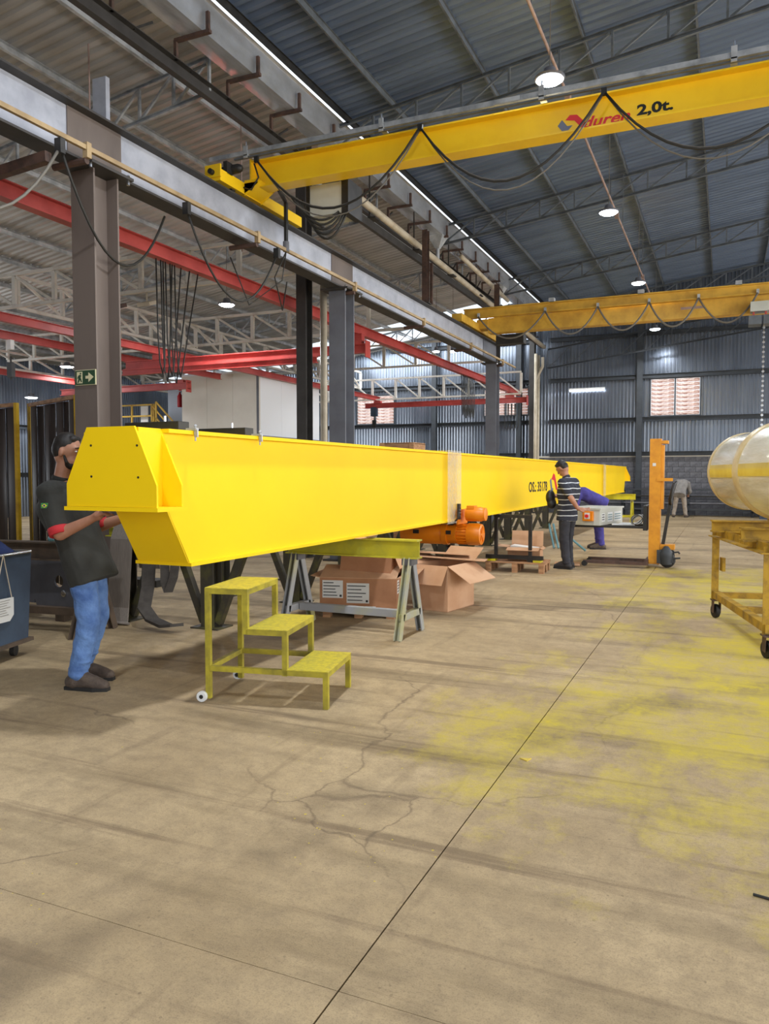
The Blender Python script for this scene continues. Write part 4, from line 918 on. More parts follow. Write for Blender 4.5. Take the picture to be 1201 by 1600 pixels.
MB().b2(-5.65, -4.28, YB - 0.24, YB - 0.16, 4.8, 4.86).build('batten', M['white_plastic'], tl)
MB().cyl((-5.62, YB - 0.22, 4.77), (-4.31, YB - 0.22, 4.77), 0.03, n=10).build('tube', M['tube_glow'], tl, smooth=True)
# floodlights under the white girder
for i, (x, y) in enumerate(((-10.9, 11.78), (-10.2, 11.82))):
    fl = thing('flood_light', ['brown floodlight hanging under the white girder', 'cream floodlight hanging under the white girder'][i], 'lamp', (x, y, 4.7), group='floodlights')
    MB().box((x, y, 4.78), (0.3, 0.22, 0.07), Matrix.Rotation(R(20), 3, 'X')).build('housing', M['rust_bracket'] if i == 0 else M['pvc'], fl)
    MB().bar((x, y, 4.82), (x, y, 5.0), 0.02, 0.03).build('bracket', M['pvc'], fl)
# ================================================================ FLOOR-LEVEL THINGS
# ---- pallet stacker
s = thing('pallet_stacker', 'orange manual pallet stacker with a tall mast', 'stacker', (-1.02, 13.2, 0))
MB().extr(prof_C(0.17, 0.2, 0.02), (-1.03, 13.2, 0.06), (-1.03, 13.2, 2.08), up=(0, 1, 0)).build('mast', M['stacker_orange'], s)
MB().b2(-1.115, -0.945, 13.09, 13.1, 0.08, 2.06).build('mast_face', M['stacker_orange'], s)
MB().b2(-0.96, -0.9, 13.12, 13.28, 0.95, 1.98).build('lift_cylinder_cover', M['stacker_orange'], s)
MB().b2(-1.0, -0.76, 13.07, 13.1, 1.40, 1.45).build('mast_handle', M['stacker_orange'], s)
MB().b2(-1.08, -0.84, 13.1, 13.3, 2.0, 2.05).build('mast_head', M['stacker_orange'], s)
MB().b2(-1.07, -1.02, 13.083, 13.09, 1.64, 1.69).build('white_label', M['paper'], s)
MB().b2(-1.16, -1.11, 12.92, 13.48, 0.06, 0.14).build('leg_crossbar', M['rust_bracket'], s)
for yy in (12.95, 13.45):
    lg = MB().extr(prof_C(0.07, 0.05, 0.008), (-1.1, yy, 0.075), (-2.12, yy, 0.075)).build('base_leg', M['rust_bracket'], s)
    MB().cyl((-2.1, yy - 0.05, 0.045), (-2.1, yy + 0.05, 0.045), 0.045, n=14).build('roller', M['steel_black'], lg)
    MB().b2(-2.35, -1.15, yy + 0.19, yy + 0.31, 0.625, 0.66).build('fork', M['steel_black'], s)
MB().b2(-1.2, -1.14, 13.05, 13.85, 0.6, 1.0).build('fork_carriage', M['steel_black'], s)
MB().b2(-0.94, -0.72, 13.1, 13.3, 0.30, 0.38).build('drive_bracket', M['stacker_orange'], s)
MB().lathe([(0.02, -0.05), (0.11, -0.05), (0.125, -0.02), (0.125, 0.02), (0.11, 0.05), (0.02, 0.05)], (-0.83, 13.2, 0.125), (0, 1, 0), 22).build('steer_wheel', M['rubber'], s, auto=35)
MB().lathe([(0.05, 0.06), (0.085, 0.07), (0.1, 0.2), (0.1, 0.26), (0.06, 0.32), (0.03, 0.36)], (-0.84, 13.06, 0.0), (0, 0, 1), 14).build('pump_housing', M['girt'], s, auto=40)
for yy in (13.02, 13.38): MB().poly([(-0.98, yy, 0.08), (-0.72, yy, 0.1), (-0.74, yy, 0.26), (-0.82, yy, 0.3), (-0.98, yy, 0.3)], (0, 0.012, 0)).build('wheel_guard', M['girt'], s)
MB().tube([(-0.72, 13.1, 0.26), (-0.66, 13.1, 0.27), (-0.64, 13.1, 0.24)], 0.015, 7).build('pedal', M['steel_black'], s); MB().tube([(-0.72, 13.12, 0.16), (-0.63, 13.12, 0.17)], 0.015, 7).build('pedal', M['steel_black'], s)
MB().bar((-0.9, 13.2, 0.38), (-0.8, 13.2, 1.05), 0.05, 0.06).build('tiller', M['steel_black'], s)
MB().tube([(-0.8, 13.2, 1.02), (-0.8, 13.1, 1.1), (-0.74, 13.1, 1.36), (-0.72, 13.2, 1.38), (-0.74, 13.3, 1.36), (-0.8, 13.3, 1.1), (-0.8, 13.2, 1.02)], 0.026, 8).build('tiller_grip', M['steel_black'], s, smooth=True)

# ---- electrical enclosure resting on the stacker forks
e = thing('electrical_enclosure', 'pale grey electrical enclosure with orange switch on the stacker forks', 'enclosure', (-1.878, 13.0, 0.66), -12, local=True)
e0 = MB().b2(-0.62, 0, 0.02, 1.13, 0.002, 0.27).build('body', M['enclosure'], e, bevel=0.006)
MB().b2(-0.64, 0.02, 0, 1.15, 0.265, 0.29).build('lid', M['enclosure'], e)
sw = MB().b2(-0.28, -0.1, -0.04, 0.02, 0.075, 0.24).build('switch_box', M['hoist_orange'], e, bevel=0.01)
MB().b2(-0.24, -0.15, -0.045, -0.04, 0.11, 0.215).build('switch_plate', M['paper'], sw)
MB().cyl((-0.195, -0.045, 0.16), (-0.195, -0.08, 0.16), 0.028, n=12).build('knob', M['logo_red'], sw)
for (a, b, c_, d_) in ((0.1, 0.25, 0.06, 0.2), (0.38, 0.62, 0.05, 0.21), (0.7, 1.05, 0.05, 0.21)):
    lb = MB().b2(0, 0.002, a, b, c_, d_).build('sticker', M['white_plastic'], e)
    for k in range(3): MB().b2(0.002, 0.004, a + 0.02, b - 0.03, c_ + 0.03 + 0.04 * k, c_ + 0.045 + 0.04 * k).build('print_line', M['teal'] if a > 0.3 else M['ink'], lb)
for k in range(2):
    b = MB().box((-1.55 + 0.12 * k, 13.4 + 0.1 * k, 0.672 + 0.012 * k), (0.36, 0.3, 0.01), Matrix.Rotation(R(8 - 14 * k), 3, 'Z')).build('document_sheet', M['paper'])
    tag(b, ['white document sheet lying on the stacker forks', 'white document sheet lying on top of the other by the mast'][k], 'paper', 'papers on the forks')
b = thing('wire_bundle', 'small bundle of pale wire on the forks beside the mast', 'wire', (-1.3, 13.3, 0.67))
for k in range(4): MB().tube([(-1.32 + 0.09 * math.cos(a / 8 * math.pi), 13.3 + 0.02 * k, 0.76 + 0.08 * math.sin(a / 8 * math.pi + k * 0.3)) for a in range(17)], 0.009, 6).build('coil', M['white_plastic'] if k % 2 else M['cable_grey'], b, smooth=True)
# pair of teal rods and clutter by the stands
for k in range(2):
    r_ = MB().tube([(-3.12 + 0.09 * k, 15.5, 0.03), (-3.28 + 0.09 * k, 15.75, 0.5)], 0.022, 8).build('prop_rod', M['teal']); tag(r_, ['teal steel rod leaning by the pallet, shorter of two', 'teal steel rod leaning by the pallet, beside the shorter one'][k], 'rod', 'leaning rods')
r_ = MB().tube([(-2.45, 15.2, 0.03), (-2.8, 15.25, 0.3), (-2.84, 15.26, 0.42)], 0.022, 8).build('prop_rod', M['teal']); tag(r_, 'bent teal steel rod behind the striped shirt', 'rod', 'leaning rods')

# ---- wheeled cart with wrapped drum
cx, cy = 0.0, 8.72
ct = thing('drum_cart', 'yellow angle-iron cart on castors', 'cart', (-0.06, 8.72, 0), 0, local=True)
ct.rotation_euler = (0, 0, R(12.9))
CW, CL = 1.25, 1.83   # width (+x), length (-y)
for (x, yy) in ((0, 0), (0, -CL), (CW, 0), (CW, -CL)):
    MB().extr(prof_L(0.07, 0.07, 0.01), (x + (0.02 if x == 0 else -0.02), yy, 0.2), (x + (0.02 if x == 0 else -0.02), yy, 0.92), up=(0, 1, 0)).build('post', M['cart_yellow'], ct)
    ca = MB().lathe([(0.02, -0.02), (0.07, -0.02), (0.075, 0), (0.07, 0.02), (0.02, 0.02)], (x, yy + 0.03, 0.075), (1, 0.25, 0), 18).build('castor_wheel', M['rubber'], ct, auto=40)
    for q in (-0.035, 0.035): MB().poly([(x + q, yy - 0.03, 0.06), (x + q, yy + 0.06, 0.06), (x + q, yy + 0.05, 0.19), (x + q, yy - 0.05, 0.19)], (0.005, 0, 0)).build('fork_plate', M['rust_bracket'], ca)
    MB().b2(x - 0.05, x + 0.05, yy - 0.06, yy + 0.06, 0.188, 0.2).build('castor_plate', M['rust_bracket'], ca)
for x in (0, CW):
    MB().extr(prof_L(0.08, 0.08, 0.01), (x, 0.05, 0.86), (x, -CL - 0.05, 0.86)).build('side_rail', M['cart_yellow'], ct)
    MB().bar((x, 0.03, 0.25), (x, -CL - 0.03, 0.25), 0.07, 0.07).build('lower_rail', M['cart_yellow'], ct)
for yy in (-0.02, -CL / 2, -CL):
    MB().bar((0.03, yy, 0.25), (CW - 0.03, yy, 0.25), 0.06, 0.06).build('cross_rail', M['cart_yellow'], ct)
    MB().bar((0.03, yy, 0.88), (CW - 0.03, yy, 0.88), 0.06, 0.06).build('cross_rail', M['cart_yellow'], ct)
for yy in (-0.28, -1.4):
    MB().extr(prof_I(0.14, 0.12, 0.015, 0.012), (-0.12, yy, 0.985), (CW + 0.1, yy, 0.985)).build('cradle_beam', M['cart_yellow'], ct)
MB().b2(0.42, 0.62, -0.36, -0.2, 1.045, 1.16).build('drum_chock', M['cart_yellow'], ct)
MB().b2(0.42, 0.62, -1.48, -1.32, 1.045, 1.13).build('drum_chock', M['cart_yellow'], ct)
MB().b2(0.04, 0.07, -0.06, 0.06, 0.5, 0.64).build('bracket_plate', M['cart_yellow'], ct)
dr = thing('wrapped_drum', 'large horizontal drum wrapped in glossy stretch film on the cart', 'drum', (0.35, 8.0, 1.1))
ax = V(0.26, -0.966, 0); o = V(0.20, 8.4, 1.535)
MB().lathe([(1e-4, -0.10), (0.2, -0.075), (0.31, -0.03), (0.365, 0.03), (0.372, 0.08), (0.372, 1.02), (0.3, 1.03), (0.3, 1.06)], o, ax, 48).build('drum_shell', M['tank_wrap'], dr, auto=50)
MB().lathe([(0.374, 0.0), (0.38, 0.01), (0.38, 0.05), (0.374, 0.06)], o, ax, 48).build('end_band', M['tank_band'], dr, auto=50)
MB().lathe([(0.37, 1.0), (0.425, 1.0), (0.43, 1.02), (0.43, 1.12), (0.42, 1.14), (0.39, 1.16)], o, ax, 48).build('flange_band', M['tank_band'], dr, auto=50)
MB().lathe([(0.35, 1.1), (0.415, 1.12), (0.415, 1.95), (0.38, 2.02), (0.2, 2.08), (1e-4, 2.1)], o, ax, 48).build('drum_body', M['tank_wrap'], dr, auto=50)
d_, sd, uu = frame(ax)
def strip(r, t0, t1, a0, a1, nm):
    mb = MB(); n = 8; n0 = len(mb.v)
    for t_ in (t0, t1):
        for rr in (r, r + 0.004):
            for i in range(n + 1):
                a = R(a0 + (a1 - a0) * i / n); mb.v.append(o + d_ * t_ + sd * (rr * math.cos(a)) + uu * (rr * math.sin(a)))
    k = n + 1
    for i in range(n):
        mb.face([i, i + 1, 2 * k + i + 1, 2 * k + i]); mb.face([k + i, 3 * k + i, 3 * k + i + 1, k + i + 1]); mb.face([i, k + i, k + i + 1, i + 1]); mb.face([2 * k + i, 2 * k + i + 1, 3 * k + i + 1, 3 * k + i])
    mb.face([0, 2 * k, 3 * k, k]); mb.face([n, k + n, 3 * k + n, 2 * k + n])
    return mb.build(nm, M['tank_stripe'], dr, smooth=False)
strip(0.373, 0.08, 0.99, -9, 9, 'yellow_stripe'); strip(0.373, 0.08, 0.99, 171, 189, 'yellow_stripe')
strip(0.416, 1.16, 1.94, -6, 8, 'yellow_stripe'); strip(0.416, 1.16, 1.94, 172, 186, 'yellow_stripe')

# ---- blue bin on castors with things on and beside it
b = thing('waste_bin', 'dented dark blue sheet-metal bin on castors', 'bin', (-5.494, 4.158, 0), 14.6, local=True)
mb = MB(); n0 = 0
x0, x1, y0, y1 = -0.3, 0.3, -0.55, 0.42
top = [(x0 - 0.02, y0 - 0.02), (x1 + 0.03, y0 - 0.02), (x1 + 0.03, y1 + 0.02), (x0 - 0.02, y1 + 0.02)]; bot = [(x0, y0), (x1, y0), (x1, y1), (x0, y1)]
mb.v += [V(x, yy, 0.14) for x, yy in bot] + [V(x, yy, 0.86) for x, yy in top] + [V(x * 0.94, yy * 0.96, 0.86) for x, yy in top] + [V(x * 0.94, yy * 0.96, 0.2) for x, yy in bot]
for q in ((0, 3, 2, 1), (0, 1, 5, 4), (1, 2, 6, 5), (2, 3, 7, 6), (3, 0, 4, 7), (4, 5, 9, 8), (5, 6, 10, 9), (6, 7, 11, 10), (7, 4, 8, 11), (8, 9, 13, 12), (9, 10, 14, 13), (10, 11, 15, 14), (11, 8, 12, 15), (12, 13, 14, 15)): mb.face(list(q))
mb.build('tub', M['bin_blue'], b)
MB().b2(x0 - 0.03, x1 + 0.03, y0 - 0.03, y1 + 0.03, 0.115, 0.145).build('base_frame', M['brown_trestle'], b)
for (p0, p1) in (((x1 + 0.035, y0, 0.865), (x1 + 0.035, y1, 0.865)), ((x0 - 0.02, y1 + 0.02, 0.865), (x1 + 0.03, y1 + 0.02, 0.865)), ((x0 - 0.02, y0 - 0.02, 0.865), (x1 + 0.03, y0 - 0.02, 0.865))): MB().cyl(p0, p1, 0.012, n=8).build('rim_rod', M['chrome'], b)
for (x, yy) in ((x1 - 0.08, y1 - 0.08), (x1 - 0.08, y0 + 0.08), (x0 + 0.08, y1 - 0.08), (x0 + 0.08, y0 + 0.08)):
    c_ = MB().lathe([(0.015, -0.018), (0.048, -0.018), (0.05, 0), (0.048, 0.018), (0.015, 0.018)], (x, yy, 0.05), (1, 0.2, 0), 16).build('castor_wheel', M['rubber'], b, auto=40)
    MB().b2(x - 0.03, x + 0.03, yy - 0.03, yy + 0.03, 0.092, 0.116).build('castor_fork', M['brown_trestle'], c_)
tgt = thing('hanging_tag', 'white printed cloth tag hung by a string on the blue bin', 'tag', (-5.494, 4.158, 0), 14.6, local=True)
MB().poly([(0.335, -0.1, 0.34), (0.335, 0.13, 0.335), (0.335, 0.18, 0.38), (0.337, 0.18, 0.52), (0.337, -0.1, 0.53)], (0.006, 0.0, 0)).build('tag_sheet', M['paper'], tgt)
for k in range(7): MB().b2(0.342, 0.3445, -0.08, 0.12 + random.uniform(-0.04, 0.03), 0.39 + k * 0.019, 0.393 + k * 0.019).build('print_line', M['cable_grey'], tgt)
for yy in (-0.05, 0.16): MB().tube([(0.339, yy, 0.52), (0.345, 0.06, 0.87)], 0.004, 6).build('string', M['pvc'], tgt)
cl = thing('work_rag', 'crumpled dark blue rag on the rim of the blue bin', 'rag', (-5.36, 4.4, 0.87))
mb = MB(); NR, NA = 6, 14
random.seed(11)
for r in range(NR):
    for a in range(NA):
        rr = 0.13 * r / (NR - 1); an = 2 * math.pi * a / NA
        mb.v.append(V(-5.37 + rr * math.cos(an) * (1 + random.uniform(-.25, .25)), 4.4 + rr * math.sin(an) * (1 + random.uniform(-.25, .25)), 0.88 + 0.13 * (1 - r / (NR - 1)) ** 1.5 + random.uniform(-0.015, 0.015)))
for r in range(NR - 1):
    for a in range(NA): mb.face([r * NA + a, r * NA + (a + 1) % NA, (r + 1) * NA + (a + 1) % NA, (r + 1) * NA + a])
mb.build('cloth', M['cloth_blue'], cl, smooth=True)
bl = MB().poly([(-5.74, 3.75, 0.878), (-5.3, 3.85, 0.878), (-5.42, 4.35, 0.878), (-5.82, 4.3, 0.878)], (0, 0, 0.03)).build('offcut_tray', M['plate_grey']); tag(bl, 'dark flat tray of offcuts lying in the top of the blue bin', 'tray')
br = thing('paint_brush', 'grey handled tool with a blue collar lying on the brown trestle', 'tool', (-5.9, 5.3, 0.9))
MB().lathe([(0.012, 0), (0.024, 0.01), (0.03, 0.08), (0.028, 0.2), (0.02, 0.24), (0.005, 0.25)], (-5.78, 5.38, 0.9), (0.95, 0.3, 0.05), 12).build('handle', M['steel_black'], br, smooth=True)
MB().lathe([(0.022, -0.06), (0.028, -0.05), (0.028, 0.0), (0.02, 0.012)], (-5.78, 5.38, 0.9), (0.95, 0.3, 0.05), 12).build('collar', M['teal'], br)
# grey end-carriage plate with a round hole, standing behind the brown trestle
pl = thing('carriage_plate', 'dark grey rounded steel carriage plate with a round hole', 'steel plate', (-6.1, 5.95, 0))
mb = MB(); cxp, czp, rp = -6.17, 0.42, 0.06
outer = []; 
for k in range(24):
    a = 2 * math.pi * k / 24; ca, sa = math.cos(a), math.sin(a)
    t_ = min(abs(0.34 / ca) if abs(ca) > 1e-6 else 9, abs(0.3 / sa) if abs(sa) > 1e-6 else 9)
    if sa < 0 and ca > 0: t_ = min(t_, 0.32)
    outer.append((cxp + ca * t_, czp + sa * t_))
for yy in (5.78, 5.80):
    for q in outer: mb.v.append(V(q[0], yy, q[1]))
    for k in range(24): a = 2 * math.pi * k / 24; mb.v.append(V(cxp + rp * math.cos(a), yy, czp + rp * math.sin(a)))
for k in range(24):
    j = (k + 1) % 24
    mb.face([k, j, 24 + j, 24 + k]); mb.face([48 + k, 72 + k, 72 + j, 48 + j]); mb.face([k, 48 + k, 48 + j, j]); mb.face([24 + k, 24 + j, 72 + j, 72 + k])
mb.build('face_plate', M['plate_grey'], pl)
MB().b2(-7.2, -6.51, 5.78, 5.98, 0.18, 0.66).build('body', M['plate_grey'], pl)
for x in (-7.0, -6.2): MB().b2(x - 0.06, x + 0.06, 5.81, 6.0, 0.0, 0.19).build('timber_block', M['brown_trestle'], pl)
MB().lathe([(0.02, 0), (0.035, 0), (0.035, 0.012), (0.02, 0.014)], (-6.1, 5.78, 0.3), (0, -1, 0), 12).build('bolt', M['chrome'], pl)

# ---- webbing straps hung on the first stand
st = thing('webbing_sling', 'wide grey webbing sling draped over the first dark stand', 'sling', (-5.55, 6.1, 0))
MB().ribbon([(-5.62, 6.5, 0.5), (-5.62, 6.42, 0.9), (-5.6, 6.25, 1.02), (-5.58, 6.1, 1.0), (-5.58, 6.04, 0.85), (-5.6, 6.03, 0.5), (-5.64, 6.04, 0.15), (-5.6, 5.98, 0.02), (-5.5, 5.9, 0.02)], (0.13, 0.01, 0), 0.012).build('band', M['strap_grey'], st)
st = thing('webbing_sling', 'dark webbing sling looped below the stand with its end on the floor', 'sling', (-5.1, 6.1, 0))
MB().ribbon([(-5.25, 6.45, 0.97), (-5.22, 6.1, 0.97), (-5.2, 6.02, 0.85), (-5.2, 5.98, 0.4), (-5.18, 5.9, 0.2), (-5.05, 5.86, 0.1), (-4.85, 5.82, 0.06), (-4.72, 5.82, 0.08)], (0.04, 0.05, 0), 0.03).build('band', M['strap_dark'], st)
MB().ribbon([(-5.02, 6.1, 0.96), (-5.0, 6.0, 0.8), (-4.98, 5.97, 0.45), (-4.95, 5.98, 0.36), (-4.9, 6.0, 0.5), (-4.88, 6.05, 0.85), (-4.88, 6.2, 0.97)], (0.03, 0.03, 0), 0.02).build('loop', M['strap_dark'], st)

# ---- welding screens
def screen(label, p0, p1, h, strips):
    p0 = Vector(p0); p1 = Vector(p1); t = thing('welding_screen', label, 'screen', tuple((p0 + p1) / 2), group='welding screens')
    d = (p1 - p0); L = d.length; d.normalize(); nn = V(-d.y, d.x, 0)
    for q in (p0, p1):
        MB().bar(q, q + V(0, 0, h), 0.045, 0.045).build('frame_post', M['rail_yellow'], t)
        MB().bar(q - nn * 0.3 + V(0, 0, 0.02), q + nn * 0.3 + V(0, 0, 0.02), 0.04, 0.04).build('foot', M['rail_yellow'], t)
    MB().bar(p0 + V(0, 0, h - 0.02), p1 + V(0, 0, h - 0.02), 0.045, 0.045).build('top_rail', M['wood'], t)
    w = (L - 0.05) / strips
    for k in range(strips):
        mb = MB(); c0 = p0 + d * (0.03 + w * k); n = 5
        for zz in (0.1, h - 0.05):
            for i in range(n + 1):
                f = i / n; mb.v.append(c0 + d * (w * f * 1.05) + nn * (0.035 * math.sin(math.pi * f) * (1 if k % 2 else -0.4) + 0.012 * (k % 3)) + V(0, 0, zz))
        for i in range(n): mb.face([i, i + 1, n + 2 + i, n + 1 + i])
        o_ = mb.build('curtain_strip', M['curtain'], t, smooth=True)
        sl_ = o_.modifiers.new('t', 'SOLIDIFY'); sl_.thickness = 0.004
screen('brown strip-curtain welding screen nearest the blue bin', (-9.4, 7.25, 0), (-8.13, 7.0, 0), 2.4, 5)
screen('brown strip-curtain welding screen beside the exit sign column', (-8.6, 7.62, 0), (-7.15, 7.02, 0), 2.46, 7)

# ---- raised office with stair and guard rail
of = thing('office_cabin', 'raised office cabin with cream and white wall panels', 'cabin', (-14.5, 22, 0))
zf, zt_ = 2.7, 4.62
for k in range(3): MB().b2(-15.9 + k * 0.97, -15.9 + k * 0.97 + 0.962, 20.0, 20.06, zf, zt_).build('wall_panel', M['office_wall'], of)
for k in range(3): MB().b2(-13.08, -13.02, 20.08 + k * 1.25, 20.08 + k * 1.25 + 1.242, zf, zt_).build('wall_panel', M['office_white'], of)
MB().b2(-13.09, -13.01, 19.99, 20.08, zf, zt_ + 0.04).build('corner_post', M['primer_grey'], of)
MB().b2(-15.95, -13.0, 19.98, 23.9, zt_, zt_ + 0.06).build('roof_panel', M['office_white'], of)
MB().b2(-20.2, -12.9, 19.9, 24.0, zf - 0.18, zf).build('platform', M['primer_grey'], of)
for x, yy in ((-19.8, 20.2), (-16.4, 20.2), (-13.2, 20.2), (-13.2, 23.6), (-19.8, 23.6)): MB().b2(x - 0.1, x + 0.1, yy - 0.1, yy + 0.1, 0, zf - 0.18).build('platform_post', M['primer_grey'], of)
MB().b2(-17.2, -16.0, 20.9, 20.96, zf, zt_ - 0.1).build('door_panel', M['blue_wall'], of)
fx = thing('fire_extinguisher', 'red fire extinguisher on the pale blue office wall', 'fire extinguisher', (-16.6, 20.85, 3.75))
MB().lathe([(0.01, 0), (0.08, 0.0), (0.085, 0.03), (0.085, 0.36), (0.05, 0.42), (0.03, 0.46), (0.03, 0.5)], (-16.62, 20.8, 3.75), (0, 0, 1), 14).build('cylinder', M['red_sign'], fx, smooth=True)
MB().tube([(-16.62, 20.8, 4.24), (-16.47, 20.78, 4.27), (-16.45, 20.78, 4.05)], 0.015, 6).build('hose', M['cable'], fx)
sg = MB().b2(-16.72, -16.52, 20.87, 20.89, 4.3, 4.5).build('fire_sign', M['red_sign']); tag(sg, 'red square fire extinguisher sign above the extinguisher', 'sign')
gr = thing('guard_rail', 'yellow guard rail along the raised platform', 'railing', (-18, 20, 2.7))
for x in (-20.1, -19.0, -17.9, -17.0): MB().bar((x, 19.95, zf), (x, 19.95, zf + 1.1), 0.05, 0.05).build('post', M['rail_yellow'], gr)
for z in (0.35, 0.72, 1.08): MB().bar((-20.1, 19.95, zf + z), (-17.0, 19.95, zf + z), 0.05, 0.05).build('rail', M['rail_yellow'], gr)
sr = thing('stair_rail', 'yellow sloping handrails of the platform stair', 'railing', (-16.5, 19.9, 1.5))
for yy in (19.85, 19.0):
    for z in (0.55, 1.05): MB().bar((-17.0 + (0.9 if yy < 19.5 else 0), yy, zf + z), (-14.6 + (0.9 if yy < 19.5 else 0), yy, zf + z - 2.3), 0.04, 0.04).build('handrail', M['rail_yellow'], sr)
    for k in range(4): MB().bar((-17.0 + (0.9 if yy < 19.5 else 0) + 0.78 * k, yy, zf - 0.75 * k), (-17.0 + (0.9 if yy < 19.5 else 0) + 0.78 * k, yy, zf - 0.75 * k + 1.05), 0.04, 0.04).build('post', M['rail_yellow'], sr)
nt = MB().b2(-17.6, -17.3, 20.02, 20.05, 3.2, 3.75).build('notice_board', M['paper']); tag(nt, 'white notice board behind the guard rail', 'notice')

# ---- hanging cables
hc = thing('cable_loops', 'bunch of dark cables looping down from the red monorail', 'cable', (-7.25, 9.1, 4.4))
for k in range(5):
    y0 = 8.8 + 0.1 * k; MB().tube([(-7.42, y0, 4.56), (-7.41, y0 + 0.01, 3.5), (-7.4, y0 + 0.03, 3.1 - 0.1 * (k % 2)), (-7.4, y0 + 0.09, 2.95 - 0.1 * (k % 2)), (-7.41, y0 + 0.15, 3.1), (-7.43, y0 + 0.16 + 0.1 * k, 4.56)], 0.011, 6).build('loop', M['cable'], hc, smooth=True)
hc = thing('cable_loops', 'thick bunch of dark cables hanging beside the far column', 'cable', (-7.25, 23.3, 4.4))
for k in range(8):
    y0 = 22.6 + 0.16 * k; MB().tube([(-7.42, y0, 4.57), (-7.4, y0 + 0.03, 3.7), (-7.4, y0 + 0.1, 3.35 - 0.04 * (k % 3)), (-7.4, y0 + 0.17, 3.7), (-7.42, y0 + 0.2, 4.57)], 0.014, 6).build('loop', M['cable'], hc, smooth=True)
hc = thing('cable_loops', 'short bunch of cables hanging from the far end of the thin red bridge', 'cable', (-7.3, 28.2, 4.0))
for k in range(4):
    x0 = -7.6 + 0.13 * k; MB().tube([(x0, 28.3, 4.15), (x0 + 0.02, 28.3, 3.3), (x0 + 0.08, 28.3, 3.15), (x0 + 0.14, 28.3, 3.3), (x0 + 0.16, 28.3, 4.15)], 0.016, 6).build('loop', M['cable'], hc, smooth=True)
fe = thing('runway_festoon', 'sagging cable festoon slung along the tan conductor rail', 'cable', (-5.86, 6, 4.6))
hy_ = (3.7, 5.61, 7.5, 9.5)
for i, yy in enumerate(hy_):
    MB().b2(-5.9, -5.82, yy - 0.03, yy + 0.03, 4.56, 4.7).build('cable_trolley', M['steel_black'], fe)
    if i < 3: MB().tube(sag((-5.86, yy + 0.03, 4.57), (-5.86 - (0.3 if i == 1 else 0), hy_[i + 1] - 0.03, 4.57), 0.8), 0.014, 7).build('cable', M['cable'] if i else M['cable_grey'], fe, smooth=True)
arm = thing('support_arm', 'brown steel arm carrying a pulley cluster beside the runway', 'bracket', (-6.6, 5.9, 4.55))
MB().bar((-7.4, 5.6, 4.45), (-6.0, 5.6, 4.55), 0.08, 0.1).build('arm', M['rust_bracket'], arm)
for k in range(3): MB().lathe([(0.02, -0.02), (0.07, -0.02), (0.07, 0.02), (0.02, 0.02)], (-7.3 + 0.12 * k, 5.55, 4.38), (0, 1, 0), 12).build('pulley', M['cable_grey'], arm)
MB().tube([(-7.25 + 0.1 * math.cos(a / 6 * math.pi), 5.5, 4.3 + 0.1 * math.sin(a / 6 * math.pi)) for a in range(13)], 0.008, 6).build('cable_coil', M['cable'], arm)
for i, (x, yy, z0) in enumerate(((-8.4, 8.6, 6.0), (-7.6, 11.2, 6.2))):
    r_ = MB().cyl((x, yy, 5.3), (x, yy, zl(x) + 0.1), 0.012, n=6).build('hanger_rod', M['conduit_pink']); tag(r_, ['thin pinkish hanger rod above the near column', 'thin pinkish hanger rod behind the crane motor'][i], 'rod', 'roof hanger rods')
for i in range(2):
    ph = thing('chain_hoist', ['small dark chain hoist under the thin red bridge by the window', 'small pale pulley block on the red monorail by the office'][i], 'hoist', ((-13.0, 28.4, 3.9), (-14.3, 9.2, 4.2))[i])
    x, yy, zz = ((-13.0, 28.4, 4.16), (-14.3, 12.2, 4.38))[i]
    k_ = 1.0 if i == 0 else 0.5
    MB().b2(x - 0.12 * k_, x + 0.12 * k_, yy - 0.1 * k_, yy + 0.1 * k_, zz - 0.3 * k_, zz + 0.06).build('body', M['bin_blue'] if i == 0 else M['white_plastic'], ph)
    MB().cyl((x, yy, zz - 0.8), (x, yy, zz - 0.3), 0.02, n=6).build('chain', M['cable'], ph); MB().b2(x - 0.07, x + 0.07, yy - 0.05, yy + 0.05, zz - 0.75, zz - 0.45).build('pendant', M['steel_black'], ph)

# ---- steel stock rack along the back wall and other clutter
rk = thing('stock_rack', 'low dark rack of long steel bars before the block wall', 'rack', (-2, 30.2, 0))
for x in (-6.0, -3.5, -1.2, 0.9, 3.0):
    MB().b2(x - 0.04, x + 0.04, 29.9, 29.98, 0, 0.95).build('upright', M['girt'], rk); MB().b2(x - 0.04, x + 0.04, 30.45, 30.53, 0, 0.95).build('upright', M['girt'], rk)
    for z in (0.18, 0.42, 0.66, 0.9): MB().bar((x, 29.9, z), (x, 30.53, z), 0.05, 0.05).build('arm', M['girt'], rk)
for i, (z, x0, x1) in enumerate(((0.21, -6.2, 2.8), (0.45, -5.8, 3.1), (0.69, -5.0, 2.2), (0.93, -4.2, 2.9))):
    for k in range(3):
        b_ = MB().bar((x0 + 0.3 * k, 29.97 + 0.17 * k, z + 0.03), (x1 - 0.4 * k, 29.97 + 0.17 * k, z + 0.03), 0.05, 0.05).build('steel_bar', [M['girt'], M['primer_grey'], M['steel_black']][(i + k) % 3])
        tag(b_, '%s long steel bar on the %s shelf of the stock rack' % (['front', 'middle', 'back'][k], ['bottom', 'second', 'third', 'top'][i]), 'steel bar', 'bars on the stock rack')
bx = MB().b2(1.1, 2.2, 28.9, 29.5, 0.0, 0.75).build('tool_cabinet', M['bin_blue']); 
tc = thing('tool_chest', 'blue steel tool chest by the block wall below the drum', 'chest', (1.6, 29.2, 0)); bx.parent = tc; bx.location = -Vector(tc.location); bx.name = 'chest_body'
